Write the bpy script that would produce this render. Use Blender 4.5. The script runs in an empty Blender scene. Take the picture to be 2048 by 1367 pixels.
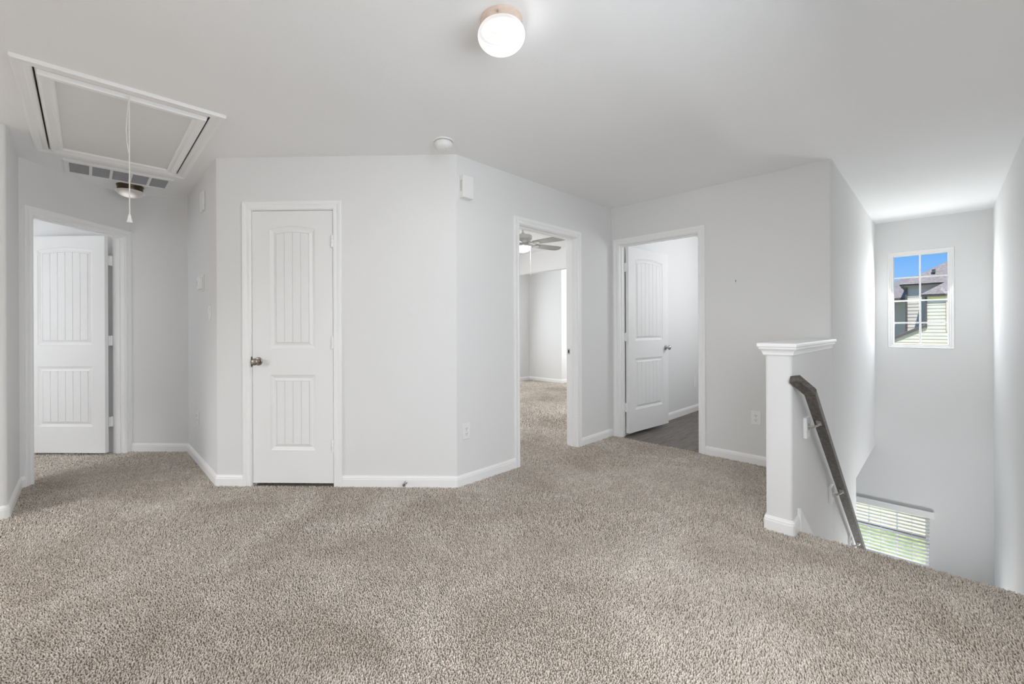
import bpy, bmesh, math, random
import numpy as np
from mathutils import Matrix, Vector, Euler

random.seed(7)
rng = np.random.default_rng(11)
PI = math.pi
C = bpy.context.scene.collection
SC = bpy.context.scene

# ------------------------------------------------------------------ camera, world, sun, big lights, exposure
CEIL = 2.4406
CAM_H = 1.162
THETA = 0.8147254
cam_data = bpy.data.cameras.new('camera')
cam = bpy.data.objects.new('camera', cam_data)
C.objects.link(cam)
cam.matrix_world = (Matrix.Translation((0, 0, CAM_H)) @ Matrix.Rotation(THETA, 4, 'Z')
                    @ Matrix.Rotation(PI / 2, 4, 'X') @ Matrix.Rotation(-0.00427, 4, 'Z'))
cam_data.sensor_width = 36.0
cam_data.lens = 855.2 / 2048 * 36.0
cam_data.shift_x = (1024 - 978.37) / 2048
cam_data.shift_y = -(683.5 - 655.9) / 2048
cam_data.clip_start = 0.02
cam_data.clip_end = 500
SC.camera = cam

SC.view_settings.view_transform = 'Standard'
SC.view_settings.look = 'None'
SC.view_settings.gamma = 1.0
SC.view_settings.use_curve_mapping = False
SC.view_settings.exposure = 0.12
SC.cycles.use_denoising = True
SC.cycles.max_bounces = 14
SC.cycles.diffuse_bounces = 9
SC.cycles.glossy_bounces = 3
SC.cycles.transparent_max_bounces = 12
SC.cycles.sample_clamp_indirect = 6.0
SC.cycles.caustics_reflective = False
SC.cycles.caustics_refractive = False

world = bpy.data.worlds.new('sky')
SC.world = world
world.use_nodes = True
nt = world.node_tree
nt.nodes.clear()
wo = nt.nodes.new('ShaderNodeOutputWorld')
bg = nt.nodes.new('ShaderNodeBackground')
tc = nt.nodes.new('ShaderNodeTexCoord')
sep = nt.nodes.new('ShaderNodeSeparateXYZ')
ramp = nt.nodes.new('ShaderNodeValToRGB')
ramp.color_ramp.elements[0].position = 0.0
ramp.color_ramp.elements[0].color = (0.42, 0.66, 0.95, 1)
ramp.color_ramp.elements[1].position = 1.0
ramp.color_ramp.elements[1].color = (0.06, 0.22, 0.70, 1)
e = ramp.color_ramp.elements.new(0.12)
e.color = (0.17, 0.44, 0.92, 1)
nt.links.new(tc.outputs['Generated'], sep.inputs[0])
nt.links.new(sep.outputs['Z'], ramp.inputs[0])
nt.links.new(ramp.outputs[0], bg.inputs[0])
bg.inputs[1].default_value = 1.0
nt.links.new(bg.outputs[0], wo.inputs[0])


def add_light(name, kind, loc, energy, color=(1, 1, 1), size=0.03, size_y=None, direction=None, spread=None):
    l = bpy.data.lights.new(name, kind)
    l.energy = energy
    l.color = color
    if kind == 'AREA':
        l.shape = 'RECTANGLE'
        l.size = size
        l.size_y = size_y or size
        if spread:
            l.spread = spread
    elif kind == 'POINT':
        l.shadow_soft_size = size
    o = bpy.data.objects.new(name, l)
    C.objects.link(o)
    o.location = loc
    if direction is not None:
        o.rotation_euler = Vector(direction).to_track_quat('-Z', 'Y').to_euler()
    return o


DAY = (0.96, 0.98, 1.0)
sun = bpy.data.lights.new('sun', 'SUN')
sun.energy = 4.6
sun.angle = 0.01
sun.color = (1, 0.96, 0.88)
sun_o = bpy.data.objects.new('sun', sun)
C.objects.link(sun_o)
sun_o.rotation_euler = Vector((-0.16, 0.55, -0.90)).to_track_quat('-Z', 'Y').to_euler()
# area lamps as daylight, partly at unseen windows added to brighten the rooms
add_light('left_fill_light', 'AREA', (-3.93, -2.3, 1.35), 112, DAY, 1.8, 1.5, (1, 0, -1.5))  # fill lamp at an added window, bounces light off the rear floor
add_light('right_fill_light', 'AREA', (0.34, 0.95, 1.4), 35, DAY, 1.5, 1.4, (-1, 0, -0.6))  # fill lamp at an added window beside the camera
add_light('bedroom_window_light', 'AREA', (-6.33, 3.9, 1.45), 70, DAY, 1.3, 1.5, (1, -0.2, -0.9))
add_light('bay_fill_light', 'AREA', (-6.33, 6.15, 1.3), 14, DAY, 0.85, 1.2, (1, 0, -0.1))  # unseen fill lamp added to brighten the bedroom alcove
add_light('alcove_window_light', 'AREA', (-4.36, 8.0, 1.45), 22, DAY, 0.8, 1.3, (-1, 0, 0))
add_light('hall_bedroom_window_light', 'AREA', (-6.47, -2.15, 1.45), 12, DAY, 1.2, 1.4, (0.7071, 0.7071, 0))
add_light('bathroom_fill_light', 'AREA', (-0.78, 5.6, 1.75), 13, DAY, 0.8, 0.8, (-1, 0, 0))  # unseen area lamp to brighten the bathroom; no window is built there
add_light('stair_window_light', 'AREA', (-0.185, 7.22, 1.485), 12, DAY, 0.45, 1.05, (0, -1, -0.25))
add_light('lower_stair_window_light', 'AREA', (-0.52, 7.26, -1.35), 2.5, DAY, 0.75, 0.6, (0, -1, 0.25))
add_light('stair_side_fill_light', 'AREA', (0.345, 5.6, -1.64), 18, DAY, 0.9, 0.34, (-1, 0, 1.5))  # hidden lamp added below the carpet edge to brighten the stairwell
add_light('lower_fill_light', 'AREA', (-3.4, 6.2, -1.4), 10, DAY, 1.4, 1.4, (1, 0, 0))  # unseen lamp added in the lower room to light the stair foot

# ------------------------------------------------------------------ materials


def mat(name, color, rough=0.6, metal=0.0, bump=None, noise=None, spec=0.3, emit=None):
    """bump=(scale, strength); noise=(scale, amount) varies the tone a little"""
    m = bpy.data.materials.new(name)
    m.use_nodes = True
    nt = m.node_tree
    b = nt.nodes['Principled BSDF']
    b.inputs['Base Color'].default_value = (*color, 1)
    b.inputs['Roughness'].default_value = rough
    b.inputs['Metallic'].default_value = metal
    b.inputs['Specular IOR Level'].default_value = spec
    tcn = nt.nodes.new('ShaderNodeTexCoord')
    if noise:
        n = nt.nodes.new('ShaderNodeTexNoise')
        n.inputs['Scale'].default_value = noise[0]
        n.inputs['Detail'].default_value = 4
        nt.links.new(tcn.outputs['Object'], n.inputs['Vector'])
        r = nt.nodes.new('ShaderNodeValToRGB')
        r.color_ramp.elements[0].position = 0.3
        r.color_ramp.elements[1].position = 0.7
        r.color_ramp.elements[0].color = (*[c * (1 - noise[1]) for c in color], 1)
        r.color_ramp.elements[1].color = (*[min(1, c * (1 + noise[1])) for c in color], 1)
        nt.links.new(n.outputs['Fac'], r.inputs[0])
        nt.links.new(r.outputs[0], b.inputs['Base Color'])
    if bump:
        n2 = nt.nodes.new('ShaderNodeTexNoise')
        n2.inputs['Scale'].default_value = bump[0]
        n2.inputs['Detail'].default_value = 3
        nt.links.new(tcn.outputs['Object'], n2.inputs['Vector'])
        bp = nt.nodes.new('ShaderNodeBump')
        bp.inputs['Strength'].default_value = bump[1]
        bp.inputs['Distance'].default_value = 0.004
        nt.links.new(n2.outputs['Fac'], bp.inputs['Height'])
        nt.links.new(bp.outputs[0], b.inputs['Normal'])
    return m


M = {}
M['wall'] = mat('wall_paint', (0.81, 0.81, 0.808), 0.75, bump=(140, 0.12), noise=(1.2, 0.008), spec=0.2)
M['ceiling'] = mat('ceiling_paint', (0.92, 0.925, 0.93), 0.85, bump=(110, 0.22), noise=(1.0, 0.008), spec=0.15)
M['hatch_panel'] = mat('hatch_panel_paint', (0.80, 0.80, 0.795), 0.7, bump=(110, 0.1), spec=0.2)
M['trim'] = mat('white_trim_paint', (0.925, 0.925, 0.925), 0.38, bump=(60, 0.02), spec=0.4)
M['door'] = mat('white_door_paint', (0.885, 0.885, 0.882), 0.42, bump=(80, 0.03), spec=0.4)
M['plastic'] = mat('white_plastic', (0.88, 0.88, 0.87), 0.35, noise=(30, 0.01), spec=0.45)
M['plastic_grey'] = mat('grey_plastic', (0.60, 0.60, 0.61), 0.5, noise=(60, 0.05))
M['dark'] = mat('dark_slot', (0.02, 0.02, 0.02), 0.6, noise=(60, 0.1))
M['nickel'] = mat('satin_nickel', (0.36, 0.32, 0.27), 0.32, metal=1.0, noise=(90, 0.05))
M['bright_nickel'] = mat('brushed_nickel', (0.55, 0.54, 0.52), 0.35, metal=1.0, noise=(90, 0.04))
M['bronze'] = mat('dark_bronze', (0.10, 0.075, 0.05), 0.35, metal=0.85, noise=(60, 0.1))
M['pink_metal'] = mat('rosy_metal', (0.74, 0.60, 0.50), 0.38, metal=0.1, noise=(40, 0.05))
M['latch'] = mat('dark_latch', (0.10, 0.075, 0.05), 0.4, metal=0.8, noise=(90, 0.1))
M['cord'] = mat('white_cord', (0.80, 0.79, 0.76), 0.7, noise=(200, 0.04))
M['rubber'] = mat('grey_rubber', (0.18, 0.17, 0.16), 0.6, noise=(80, 0.1))
M['fan'] = mat('fan_grey', (0.36, 0.36, 0.35), 0.5, noise=(12, 0.05))
M['fan_body'] = mat('fan_body', (0.60, 0.59, 0.57), 0.4, metal=0.3, noise=(30, 0.03))
M['vinyl_frame'] = mat('white_vinyl', (0.90, 0.90, 0.89), 0.4, noise=(30, 0.01), spec=0.4)
M['blind'] = mat('white_blind', (0.88, 0.88, 0.87), 0.45, noise=(30, 0.01))
M['filter'] = mat('vent_filter', (0.66, 0.67, 0.70), 0.8, noise=(260, 0.15))
M['attic'] = mat('attic_shade', (0.06, 0.05, 0.045), 0.9, noise=(20, 0.2))  # shade of the attic put into the colour
M['siding'] = mat('cream_siding', (0.65, 0.61, 0.54), 0.8, noise=(3, 0.03))
M['house_trim'] = mat('dark_house_trim', (0.11, 0.10, 0.10), 0.7, noise=(6, 0.08))
M['shingle'] = mat('brown_shingles', (0.30, 0.26, 0.245), 0.95, noise=(14, 0.25))
M['yellow_trim'] = mat('pale_yellow_trim', (0.72, 0.66, 0.36), 0.8, noise=(5, 0.04))


def wood_mat(name, c1, c2, scale, axis_stretch, rough=0.5, bump=0.1):
    m = bpy.data.materials.new(name)
    m.use_nodes = True
    nt = m.node_tree
    b = nt.nodes['Principled BSDF']
    b.inputs['Roughness'].default_value = rough
    b.inputs['Specular IOR Level'].default_value = 0.4
    t = nt.nodes.new('ShaderNodeTexCoord')
    oi = nt.nodes.new('ShaderNodeObjectInfo')
    mp = nt.nodes.new('ShaderNodeMapping')
    mp.inputs['Scale'].default_value = axis_stretch
    add = nt.nodes.new('ShaderNodeVectorMath')
    add.operation = 'ADD'
    mul = nt.nodes.new('ShaderNodeVectorMath')
    mul.operation = 'SCALE'
    mul.inputs[0].default_value = (7.3, 3.1, 5.7)
    nt.links.new(oi.outputs['Random'], mul.inputs['Scale'])
    nt.links.new(t.outputs['Object'], add.inputs[0])
    nt.links.new(mul.outputs[0], add.inputs[1])
    nt.links.new(add.outputs[0], mp.inputs['Vector'])
    n = nt.nodes.new('ShaderNodeTexNoise')
    n.inputs['Scale'].default_value = scale
    n.inputs['Detail'].default_value = 6
    n.inputs['Roughness'].default_value = 0.65
    nt.links.new(mp.outputs[0], n.inputs['Vector'])
    r = nt.nodes.new('ShaderNodeValToRGB')
    r.color_ramp.elements[0].position = 0.32
    r.color_ramp.elements[1].position = 0.68
    r.color_ramp.elements[0].color = (*c1, 1)
    r.color_ramp.elements[1].color = (*c2, 1)
    nt.links.new(n.outputs['Fac'], r.inputs[0])
    nt.links.new(r.outputs[0], b.inputs['Base Color'])
    bp = nt.nodes.new('ShaderNodeBump')
    bp.inputs['Strength'].default_value = bump
    bp.inputs['Distance'].default_value = 0.002
    nt.links.new(n.outputs['Fac'], bp.inputs['Height'])
    nt.links.new(bp.outputs[0], b.inputs['Normal'])
    return m


M['rail_wood'] = wood_mat('dark_rail_wood', (0.045, 0.040, 0.034), (0.15, 0.135, 0.12), 6, (9, 1.2, 9), 0.36, 0.15)
M['vinyl_plank'] = wood_mat('grey_brown_plank', (0.085, 0.072, 0.062), (0.20, 0.175, 0.155), 5, (8, 0.8, 8), 0.42, 0.05)


def lamp_mat(name, color, base, hot, center, falloff, transparent=0.0):
    """Lit glass: brighter near its bulb (object-space centre), plus some clear transmission."""
    m = bpy.data.materials.new(name)
    m.use_nodes = True
    nt = m.node_tree
    nt.nodes.clear()
    out = nt.nodes.new('ShaderNodeOutputMaterial')
    em = nt.nodes.new('ShaderNodeEmission')
    em.inputs[0].default_value = (*color, 1)
    t = nt.nodes.new('ShaderNodeTexCoord')
    d = nt.nodes.new('ShaderNodeVectorMath')
    d.operation = 'DISTANCE'
    d.inputs[1].default_value = center
    nt.links.new(t.outputs['Object'], d.inputs[0])
    mr = nt.nodes.new('ShaderNodeMapRange')
    mr.interpolation_type = 'SMOOTHSTEP'
    mr.inputs[1].default_value = falloff[0]
    mr.inputs[2].default_value = falloff[1]
    mr.inputs[3].default_value = hot
    mr.inputs[4].default_value = base
    nt.links.new(d.outputs['Value'], mr.inputs[0])
    n = nt.nodes.new('ShaderNodeTexNoise')
    n.inputs['Scale'].default_value = 14
    n.inputs['Detail'].default_value = 3
    nt.links.new(t.outputs['Object'], n.inputs['Vector'])
    mr2 = nt.nodes.new('ShaderNodeMapRange')
    mr2.inputs[3].default_value = 0.96
    mr2.inputs[4].default_value = 1.04
    nt.links.new(n.outputs['Fac'], mr2.inputs[0])
    mu = nt.nodes.new('ShaderNodeMath')
    mu.operation = 'MULTIPLY'
    nt.links.new(mr.outputs[0], mu.inputs[0])
    nt.links.new(mr2.outputs[0], mu.inputs[1])
    nt.links.new(mu.outputs[0], em.inputs[1])
    gl = nt.nodes.new('ShaderNodeBsdfPrincipled')
    gl.inputs['Base Color'].default_value = (0.0, 0.0, 0.0, 1)
    gl.inputs['Roughness'].default_value = 0.3
    ad = nt.nodes.new('ShaderNodeAddShader')
    nt.links.new(em.outputs[0], ad.inputs[0])
    nt.links.new(gl.outputs[0], ad.inputs[1])
    tr = nt.nodes.new('ShaderNodeBsdfTransparent')
    mx = nt.nodes.new('ShaderNodeMixShader')
    mx.inputs[0].default_value = transparent
    nt.links.new(ad.outputs[0], mx.inputs[1])
    nt.links.new(tr.outputs[0], mx.inputs[2])
    nt.links.new(mx.outputs[0], out.inputs[0])
    return m


def glass_mat():
    m = bpy.data.materials.new('window_glass')
    m.use_nodes = True
    nt = m.node_tree
    nt.nodes.clear()
    out = nt.nodes.new('ShaderNodeOutputMaterial')
    tr = nt.nodes.new('ShaderNodeBsdfTransparent')
    tr.inputs[0].default_value = (0.97, 0.985, 0.98, 1)
    g = nt.nodes.new('ShaderNodeBsdfGlossy')
    g.inputs['Roughness'].default_value = 0.02
    fr = nt.nodes.new('ShaderNodeFresnel')
    fr.inputs[0].default_value = 1.45
    mx = nt.nodes.new('ShaderNodeMixShader')
    nt.links.new(fr.outputs[0], mx.inputs[0])
    nt.links.new(tr.outputs[0], mx.inputs[1])
    nt.links.new(g.outputs[0], mx.inputs[2])
    nt.links.new(mx.outputs[0], out.inputs[0])
    return m


M['glass'] = glass_mat()


def carpet_mat(name, use_attr):
    m = bpy.data.materials.new(name)
    m.use_nodes = True
    nt = m.node_tree
    b = nt.nodes['Principled BSDF']
    b.inputs['Roughness'].default_value = 0.95
    b.inputs['Specular IOR Level'].default_value = 0.05
    geo = nt.nodes.new('ShaderNodeNewGeometry')
    n = nt.nodes.new('ShaderNodeTexNoise')          # worn and soiled patches
    n.inputs['Scale'].default_value = 1.7
    n.inputs['Detail'].default_value = 5
    n.inputs['Roughness'].default_value = 0.6
    n.inputs['Distortion'].default_value = 0.5
    nt.links.new(geo.outputs['Position'], n.inputs['Vector'])
    r = nt.nodes.new('ShaderNodeValToRGB')
    r.color_ramp.elements[0].position = 0.33
    r.color_ramp.elements[1].position = 0.66
    r.color_ramp.elements[0].color = (0.585, 0.510, 0.437, 1)
    r.color_ramp.elements[1].color = (0.785, 0.715, 0.642, 1)
    nt.links.new(n.outputs['Fac'], r.inputs[0])
    src = r.outputs[0]
    if use_attr:
        at = nt.nodes.new('ShaderNodeAttribute')
        at.attribute_name = 'tone'
        fac = at.outputs['Fac']
    else:
        v = nt.nodes.new('ShaderNodeTexVoronoi')
        v.inputs['Scale'].default_value = 110
        nt.links.new(geo.outputs['Position'], v.inputs['Vector'])
        s = nt.nodes.new('ShaderNodeSeparateXYZ')
        nt.links.new(v.outputs['Color'], s.inputs[0])
        fac = s.outputs[0]
        bp = nt.nodes.new('ShaderNodeBump')
        bp.inputs['Strength'].default_value = 0.6
        bp.inputs['Distance'].default_value = 0.006
        nt.links.new(v.outputs['Distance'], bp.inputs['Height'])
        bp.invert = True
        nt.links.new(bp.outputs[0], b.inputs['Normal'])
    mr = nt.nodes.new('ShaderNodeMapRange')
    mr.inputs[3].default_value = 0.68
    mr.inputs[4].default_value = 1.22
    nt.links.new(fac, mr.inputs[0])
    mix = nt.nodes.new('ShaderNodeVectorMath')
    mix.operation = 'SCALE'
    nt.links.new(src, mix.inputs[0])
    nt.links.new(mr.outputs[0], mix.inputs['Scale'])
    nt.links.new(mix.outputs[0], b.inputs['Base Color'])
    return m


M['carpet'] = carpet_mat('carpet_backing', False)
M['backing'] = mat('carpet_base', (0.30, 0.255, 0.21), 0.95, noise=(60, 0.15), spec=0.05)
M['pile'] = carpet_mat('carpet_pile', True)


def grass_mat():
    m = bpy.data.materials.new('lawn')
    m.use_nodes = True
    nt = m.node_tree
    b = nt.nodes['Principled BSDF']
    b.inputs['Roughness'].default_value = 1
    geo = nt.nodes.new('ShaderNodeNewGeometry')
    n = nt.nodes.new('ShaderNodeTexNoise')
    n.inputs['Scale'].default_value = 5
    n.inputs['Detail'].default_value = 8
    n.inputs['Roughness'].default_value = 0.75
    nt.links.new(geo.outputs['Position'], n.inputs['Vector'])
    r = nt.nodes.new('ShaderNodeValToRGB')
    r.color_ramp.elements[0].position = 0.35
    r.color_ramp.elements[1].position = 0.62
    r.color_ramp.elements[0].color = (0.20, 0.32, 0.07, 1)
    r.color_ramp.elements[1].color = (0.62, 0.66, 0.28, 1)
    nt.links.new(n.outputs['Fac'], r.inputs[0])
    nt.links.new(r.outputs[0], b.inputs['Base Color'])
    return m


M['lawn'] = grass_mat()
M['straw'] = mat('straw_ground', (0.92, 0.84, 0.44), 0.95, noise=(9, 0.15))

# ------------------------------------------------------------------ mesh helpers


class MB:
    def __init__(self):
        self.v = []
        self.f = []

    def add(self, vs, fs):
        o = len(self.v)
        self.v += [tuple(p) for p in vs]
        self.f += [tuple(i + o for i in f) for f in fs]
        return self

    def box(self, x0, x1, y0, y1, z0, z1, T=None):
        vs = [Vector((x, y, z)) for x in (x0, x1) for y in (y0, y1) for z in (z0, z1)]
        if T is not None:
            vs = [T @ p for p in vs]
        return self.add(vs, [(0, 1, 3, 2), (4, 6, 7, 5), (0, 4, 5, 1), (2, 3, 7, 6), (0, 2, 6, 4), (1, 5, 7, 3)])

    def prism(self, poly, d0, d1, plane='xz', T=None):
        """polygon in a plane, extruded along the third axis from d0 to d1"""
        def P(a, b, d):
            return {'xz': (a, d, b), 'xy': (a, b, d), 'yz': (d, a, b)}[plane]
        n = len(poly)
        vs = [Vector(P(a, b, d0)) for a, b in poly] + [Vector(P(a, b, d1)) for a, b in poly]
        if T is not None:
            vs = [T @ p for p in vs]
        fs = [tuple(range(n)), tuple(range(2 * n - 1, n - 1, -1))]
        fs += [(i, i + n, (i + 1) % n + n, (i + 1) % n) for i in range(n)]
        return self.add(vs, fs)

    def lathe(self, prof, n=32, T=None):
        """prof = [(r, z)...] about Z"""
        vs, fs = [], []
        rings = []
        for r, z in prof:
            if r < 1e-6:
                rings.append([len(vs)])
                vs.append(Vector((0, 0, z)))
            else:
                rings.append(list(range(len(vs), len(vs) + n)))
                vs += [Vector((r * math.cos(2 * PI * i / n), r * math.sin(2 * PI * i / n), z)) for i in range(n)]
        for a, b in zip(rings[:-1], rings[1:]):
            for i in range(n):
                j = (i + 1) % n
                if len(a) == 1 and len(b) == 1:
                    continue
                if len(a) == 1:
                    fs.append((a[0], b[i], b[j]))
                elif len(b) == 1:
                    fs.append((a[i], b[0], a[j]))
                else:
                    fs.append((a[i], b[i], b[j], a[j]))
        if T is not None:
            vs = [T @ p for p in vs]
        return self.add(vs, fs)

    def tube(self, pts, r, n=8, T=None):
        pts = [Vector(p) for p in pts]
        vs, fs = [], []
        for k, p in enumerate(pts):
            d = (pts[min(k + 1, len(pts) - 1)] - pts[max(k - 1, 0)]).normalized()
            a = d.orthogonal().normalized() if k == 0 else (a - a.dot(d) * d).normalized()
            b = d.cross(a)
            rr = r[k] if isinstance(r, (list, tuple)) else r
            vs += [p + rr * (math.cos(2 * PI * i / n) * a + math.sin(2 * PI * i / n) * b) for i in range(n)]
        for k in range(len(pts) - 1):
            for i in range(n):
                j = (i + 1) % n
                fs.append((k * n + i, k * n + j, (k + 1) * n + j, (k + 1) * n + i))
        fs.append(tuple(range(n - 1, -1, -1)))
        fs.append(tuple(range((len(pts) - 1) * n, len(pts) * n)))
        if T is not None:
            vs = [T @ p for p in vs]
        return self.add(vs, fs)

    def rings(self, loops, close=True):
        """connect equal-length closed loops"""
        n = len(loops[0])
        vs = [p for l in loops for p in l]
        fs = []
        for k in range(len(loops) - 1):
            for i in range(n):
                j = (i + 1) % n
                fs.append((k * n + i, k * n + j, (k + 1) * n + j, (k + 1) * n + i))
        return self.add(vs, fs)

    def build(self, name, material, parent=None, smooth=False, bevel=0.0, seg=2, angle=35):
        me = bpy.data.meshes.new(name)
        me.from_pydata(self.v, [], self.f)
        bm = bmesh.new()
        bm.from_mesh(me)
        bmesh.ops.remove_doubles(bm, verts=bm.verts, dist=1e-6)
        bmesh.ops.recalc_face_normals(bm, faces=bm.faces)
        bm.to_mesh(me)
        bm.free()
        me.materials.append(material)
        o = bpy.data.objects.new(name, me)
        C.objects.link(o)
        if parent is not None:
            o.parent = parent
        if bevel:
            md = o.modifiers.new('edge', 'BEVEL')
            md.width = bevel
            md.segments = seg
            md.limit_method = 'ANGLE'
            md.angle_limit = math.radians(40)
        if smooth:
            for p in me.polygons:
                p.use_smooth = True
            try:
                me.set_sharp_from_angle(angle=math.radians(angle))
            except Exception:
                pass
        return o


def tag(o, label=None, cat=None, group=None, kind=None):
    if label:
        o['label'] = label
    if cat:
        o['category'] = cat
    if group:
        o['group'] = group
    if kind:
        o['kind'] = kind
    return o


def empty(name, loc=(0, 0, 0), rz=0.0, **kw):
    o = bpy.data.objects.new(name, None)
    o.empty_display_size = 0.1
    C.objects.link(o)
    o.location = loc
    o.rotation_euler = (0, 0, rz)
    return tag(o, **kw)


def part_copy(o, parent, offset):
    c = o.copy()
    C.objects.link(c)
    c.parent = parent
    c.location = Vector(o.location) + Vector(offset)
    return c


# ------------------------------------------------------------------ plan of the floor (metres; camera above the origin)
P1 = (-3.990, -0.359)
P2 = (-4.674, -0.359)
P3 = (-5.343, 0.310)
P4 = (-4.942, 0.710)
P5 = (-3.723, 0.710)
P6 = (-2.452, 1.981)
P7 = (-2.452, 4.133)
P8 = (-0.578, 4.133)
P9 = (-0.578, 7.173)
P10 = (0.377, 7.173)
YREAR = -3.6
R2 = math.sqrt(0.5)
EDGE_Y = 2.972
LOW_Z = -2.74
SOFFIT = -0.30


def arc(prev, corner, nxt, r=0.02, n=6):
    """rounded (bullnose) corner points from prev side to next side, split in two halves"""
    c = Vector((*corner, 0))
    a = (Vector((*prev, 0)) - c).normalized()
    b = (Vector((*nxt, 0)) - c).normalized()
    ang = a.angle(b)
    t = r / math.tan(ang / 2)
    cen = c + (a + b).normalized() * (r / math.sin(ang / 2))
    s = c + a * t - cen
    e_ = c + b * t - cen
    tot = s.angle(e_)
    sign = 1 if s.cross(e_).z > 0 else -1
    pts = []
    for i in range(n + 1):
        q = Matrix.Rotation(sign * tot * i / n, 3, 'Z') @ s + cen
        pts.append((q.x, q.y))
    h = n // 2
    return pts[:h + 1], pts[h:]


def path_info(pts):
    """cumulative length and mitred outward offset normal at every point (normal points into the room)"""
    n = len(pts)
    V = [Vector(p) for p in pts]
    seg = [(V[i + 1] - V[i]) for i in range(n - 1)]
    L = [0.0]
    for s in seg:
        L.append(L[-1] + s.length)
    nor = [Vector((s.y, -s.x)).normalized() for s in seg]
    out = []
    for i in range(n):
        if i == 0:
            out.append(nor[0])
        elif i == n - 1:
            out.append(nor[-1])
        else:
            m = (nor[i - 1] + nor[i])
            m = m.normalized()
            out.append(m / max(0.3, m.dot(nor[i])))
    return V, L, out


def wall(name, pts, thick=0.115, z0=0.0, z1=CEIL, openings=(), label=None, material='wall'):
    """openings measured along the path: (s0, s1, z0, z1)"""
    V, L, N = path_info(pts)

    def at(s):
        for i in range(len(L) - 1):
            if s <= L[i + 1] + 1e-9:
                t = (s - L[i]) / max(1e-9, L[i + 1] - L[i])
                return V[i].lerp(V[i + 1], t), N[i].lerp(N[i + 1], t)
        return V[-1], N[-1]
    ss = sorted(set([round(x, 5) for x in L] + [round(x, 5) for o in openings for x in o[:2]]))
    zs = sorted(set([z0, z1] + [z for o in openings for z in o[2:] if z0 < z < z1]))

    def hole(i, j):
        if i < 0 or j < 0 or i >= len(ss) - 1 or j >= len(zs) - 1:
            return True
        s, z = (ss[i] + ss[i + 1]) / 2, (zs[j] + zs[j + 1]) / 2
        return any(o[0] < s < o[1] and o[2] < z < o[3] for o in openings)
    mb = MB()
    inn = {}
    for i, s in enumerate(ss):
        p, nn = at(s)
        for j, z in enumerate(zs):
            inn[i, j] = ((p.x, p.y, z), (p.x - nn.x * thick, p.y - nn.y * thick, z))
    for i in range(len(ss) - 1):
        for j in range(len(zs) - 1):
            if hole(i, j):
                continue
            a = [inn[i, j], inn[i + 1, j], inn[i + 1, j + 1], inn[i, j + 1]]
            mb.add([q[0] for q in a], [(0, 1, 2, 3)])
            mb.add([q[1] for q in a], [(3, 2, 1, 0)])
            for (di, dj, e0, e1) in ((-1, 0, 0, 3), (1, 0, 1, 2), (0, -1, 0, 1), (0, 1, 3, 2)):
                if hole(i + di, j + dj):
                    mb.add([a[e0][0], a[e1][0], a[e1][1], a[e0][1]], [(0, 1, 2, 3)])
    o = mb.build(name, M[material], smooth=True, angle=25)
    return tag(o, label=label, kind='structure')


a1, b1 = arc((P1[0], YREAR), P1, P2)
a5, b5 = arc(P4, P5, P6)
a6, b6 = arc(P5, P6, P7)
a8, b8 = arc(P7, P8, P9)
PATH = {
    'left': [(P1[0], YREAR)] + a1,
    'hall_left': b1 + [P2],
    'hall_door': [P2, P3],
    'hall_back': [P3, P4],
    'hall_right': [P4] + a5,
    'center': b5 + a6,
    'angled': b6 + [P7],
    'right': [P7] + a8,
    'stair_left': b8 + [P9],
    'stair_back': [(-3.5, 7.173), P10],
    'stair_right': [P10, (P10[0], YREAR)],
    'rear': [(P10[0], YREAR), (P1[0], YREAR)],
}


def s_of(path, p):
    V, L, N = path_info(path)
    best = None
    q = Vector(p)
    for i in range(len(V) - 1):
        d = V[i + 1] - V[i]
        t = max(0, min(1, (q - V[i]).dot(d) / max(1e-12, d.length_squared)))
        dist = (V[i] + d * t - q).length
        if best is None or dist < best[0]:
            best = (dist, L[i] + t * d.length)
    return best[1]


# frames: origin point, heading of the wall's own x axis (to the right as seen from the room)
FR = {
    'left': ((P1[0], 0), PI / 2), 'hall_door': (P2, math.atan2(R2, -R2)), 'hall_back': (P3, PI / 4),
    'hall_right': ((0, P4[1]), 0.0), 'center': (P5, PI / 4), 'angled': ((P6[0], 0), PI / 2),
    'right': ((0, P8[1]), 0.0), 'stair_left': ((P8[0], 0), PI / 2), 'stair_back': ((0, P9[1]), 0.0),
}


def wp(w, x, y=0.0, z=0.0):
    """point in a wall's frame (x along, y into the wall, z up) -> world"""
    (ox, oy), h = FR[w]
    return (ox + x * math.cos(h) - y * math.sin(h), oy + x * math.sin(h) + y * math.cos(h), z)


def wx(w, x):
    return s_of(PATH[w], wp(w, x)[:2])


JT = 0.018   # jamb board thickness
# clear door openings, in wall frames
DO = {
    'closet': ('center', 0.2675, 0.8815, 2.045),
    'bedroom': ('angled', 2.663, 3.485, 2.035),
    'bath': ('right', -2.362, -1.556, 2.035),
    'hall': ('hall_door', 0.096, 0.884, 2.035),
}


def op(k):
    w, x0, x1, h = DO[k]
    return (wx(w, x0 - JT), wx(w, x1 + JT), -0.1, h + JT)


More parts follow.
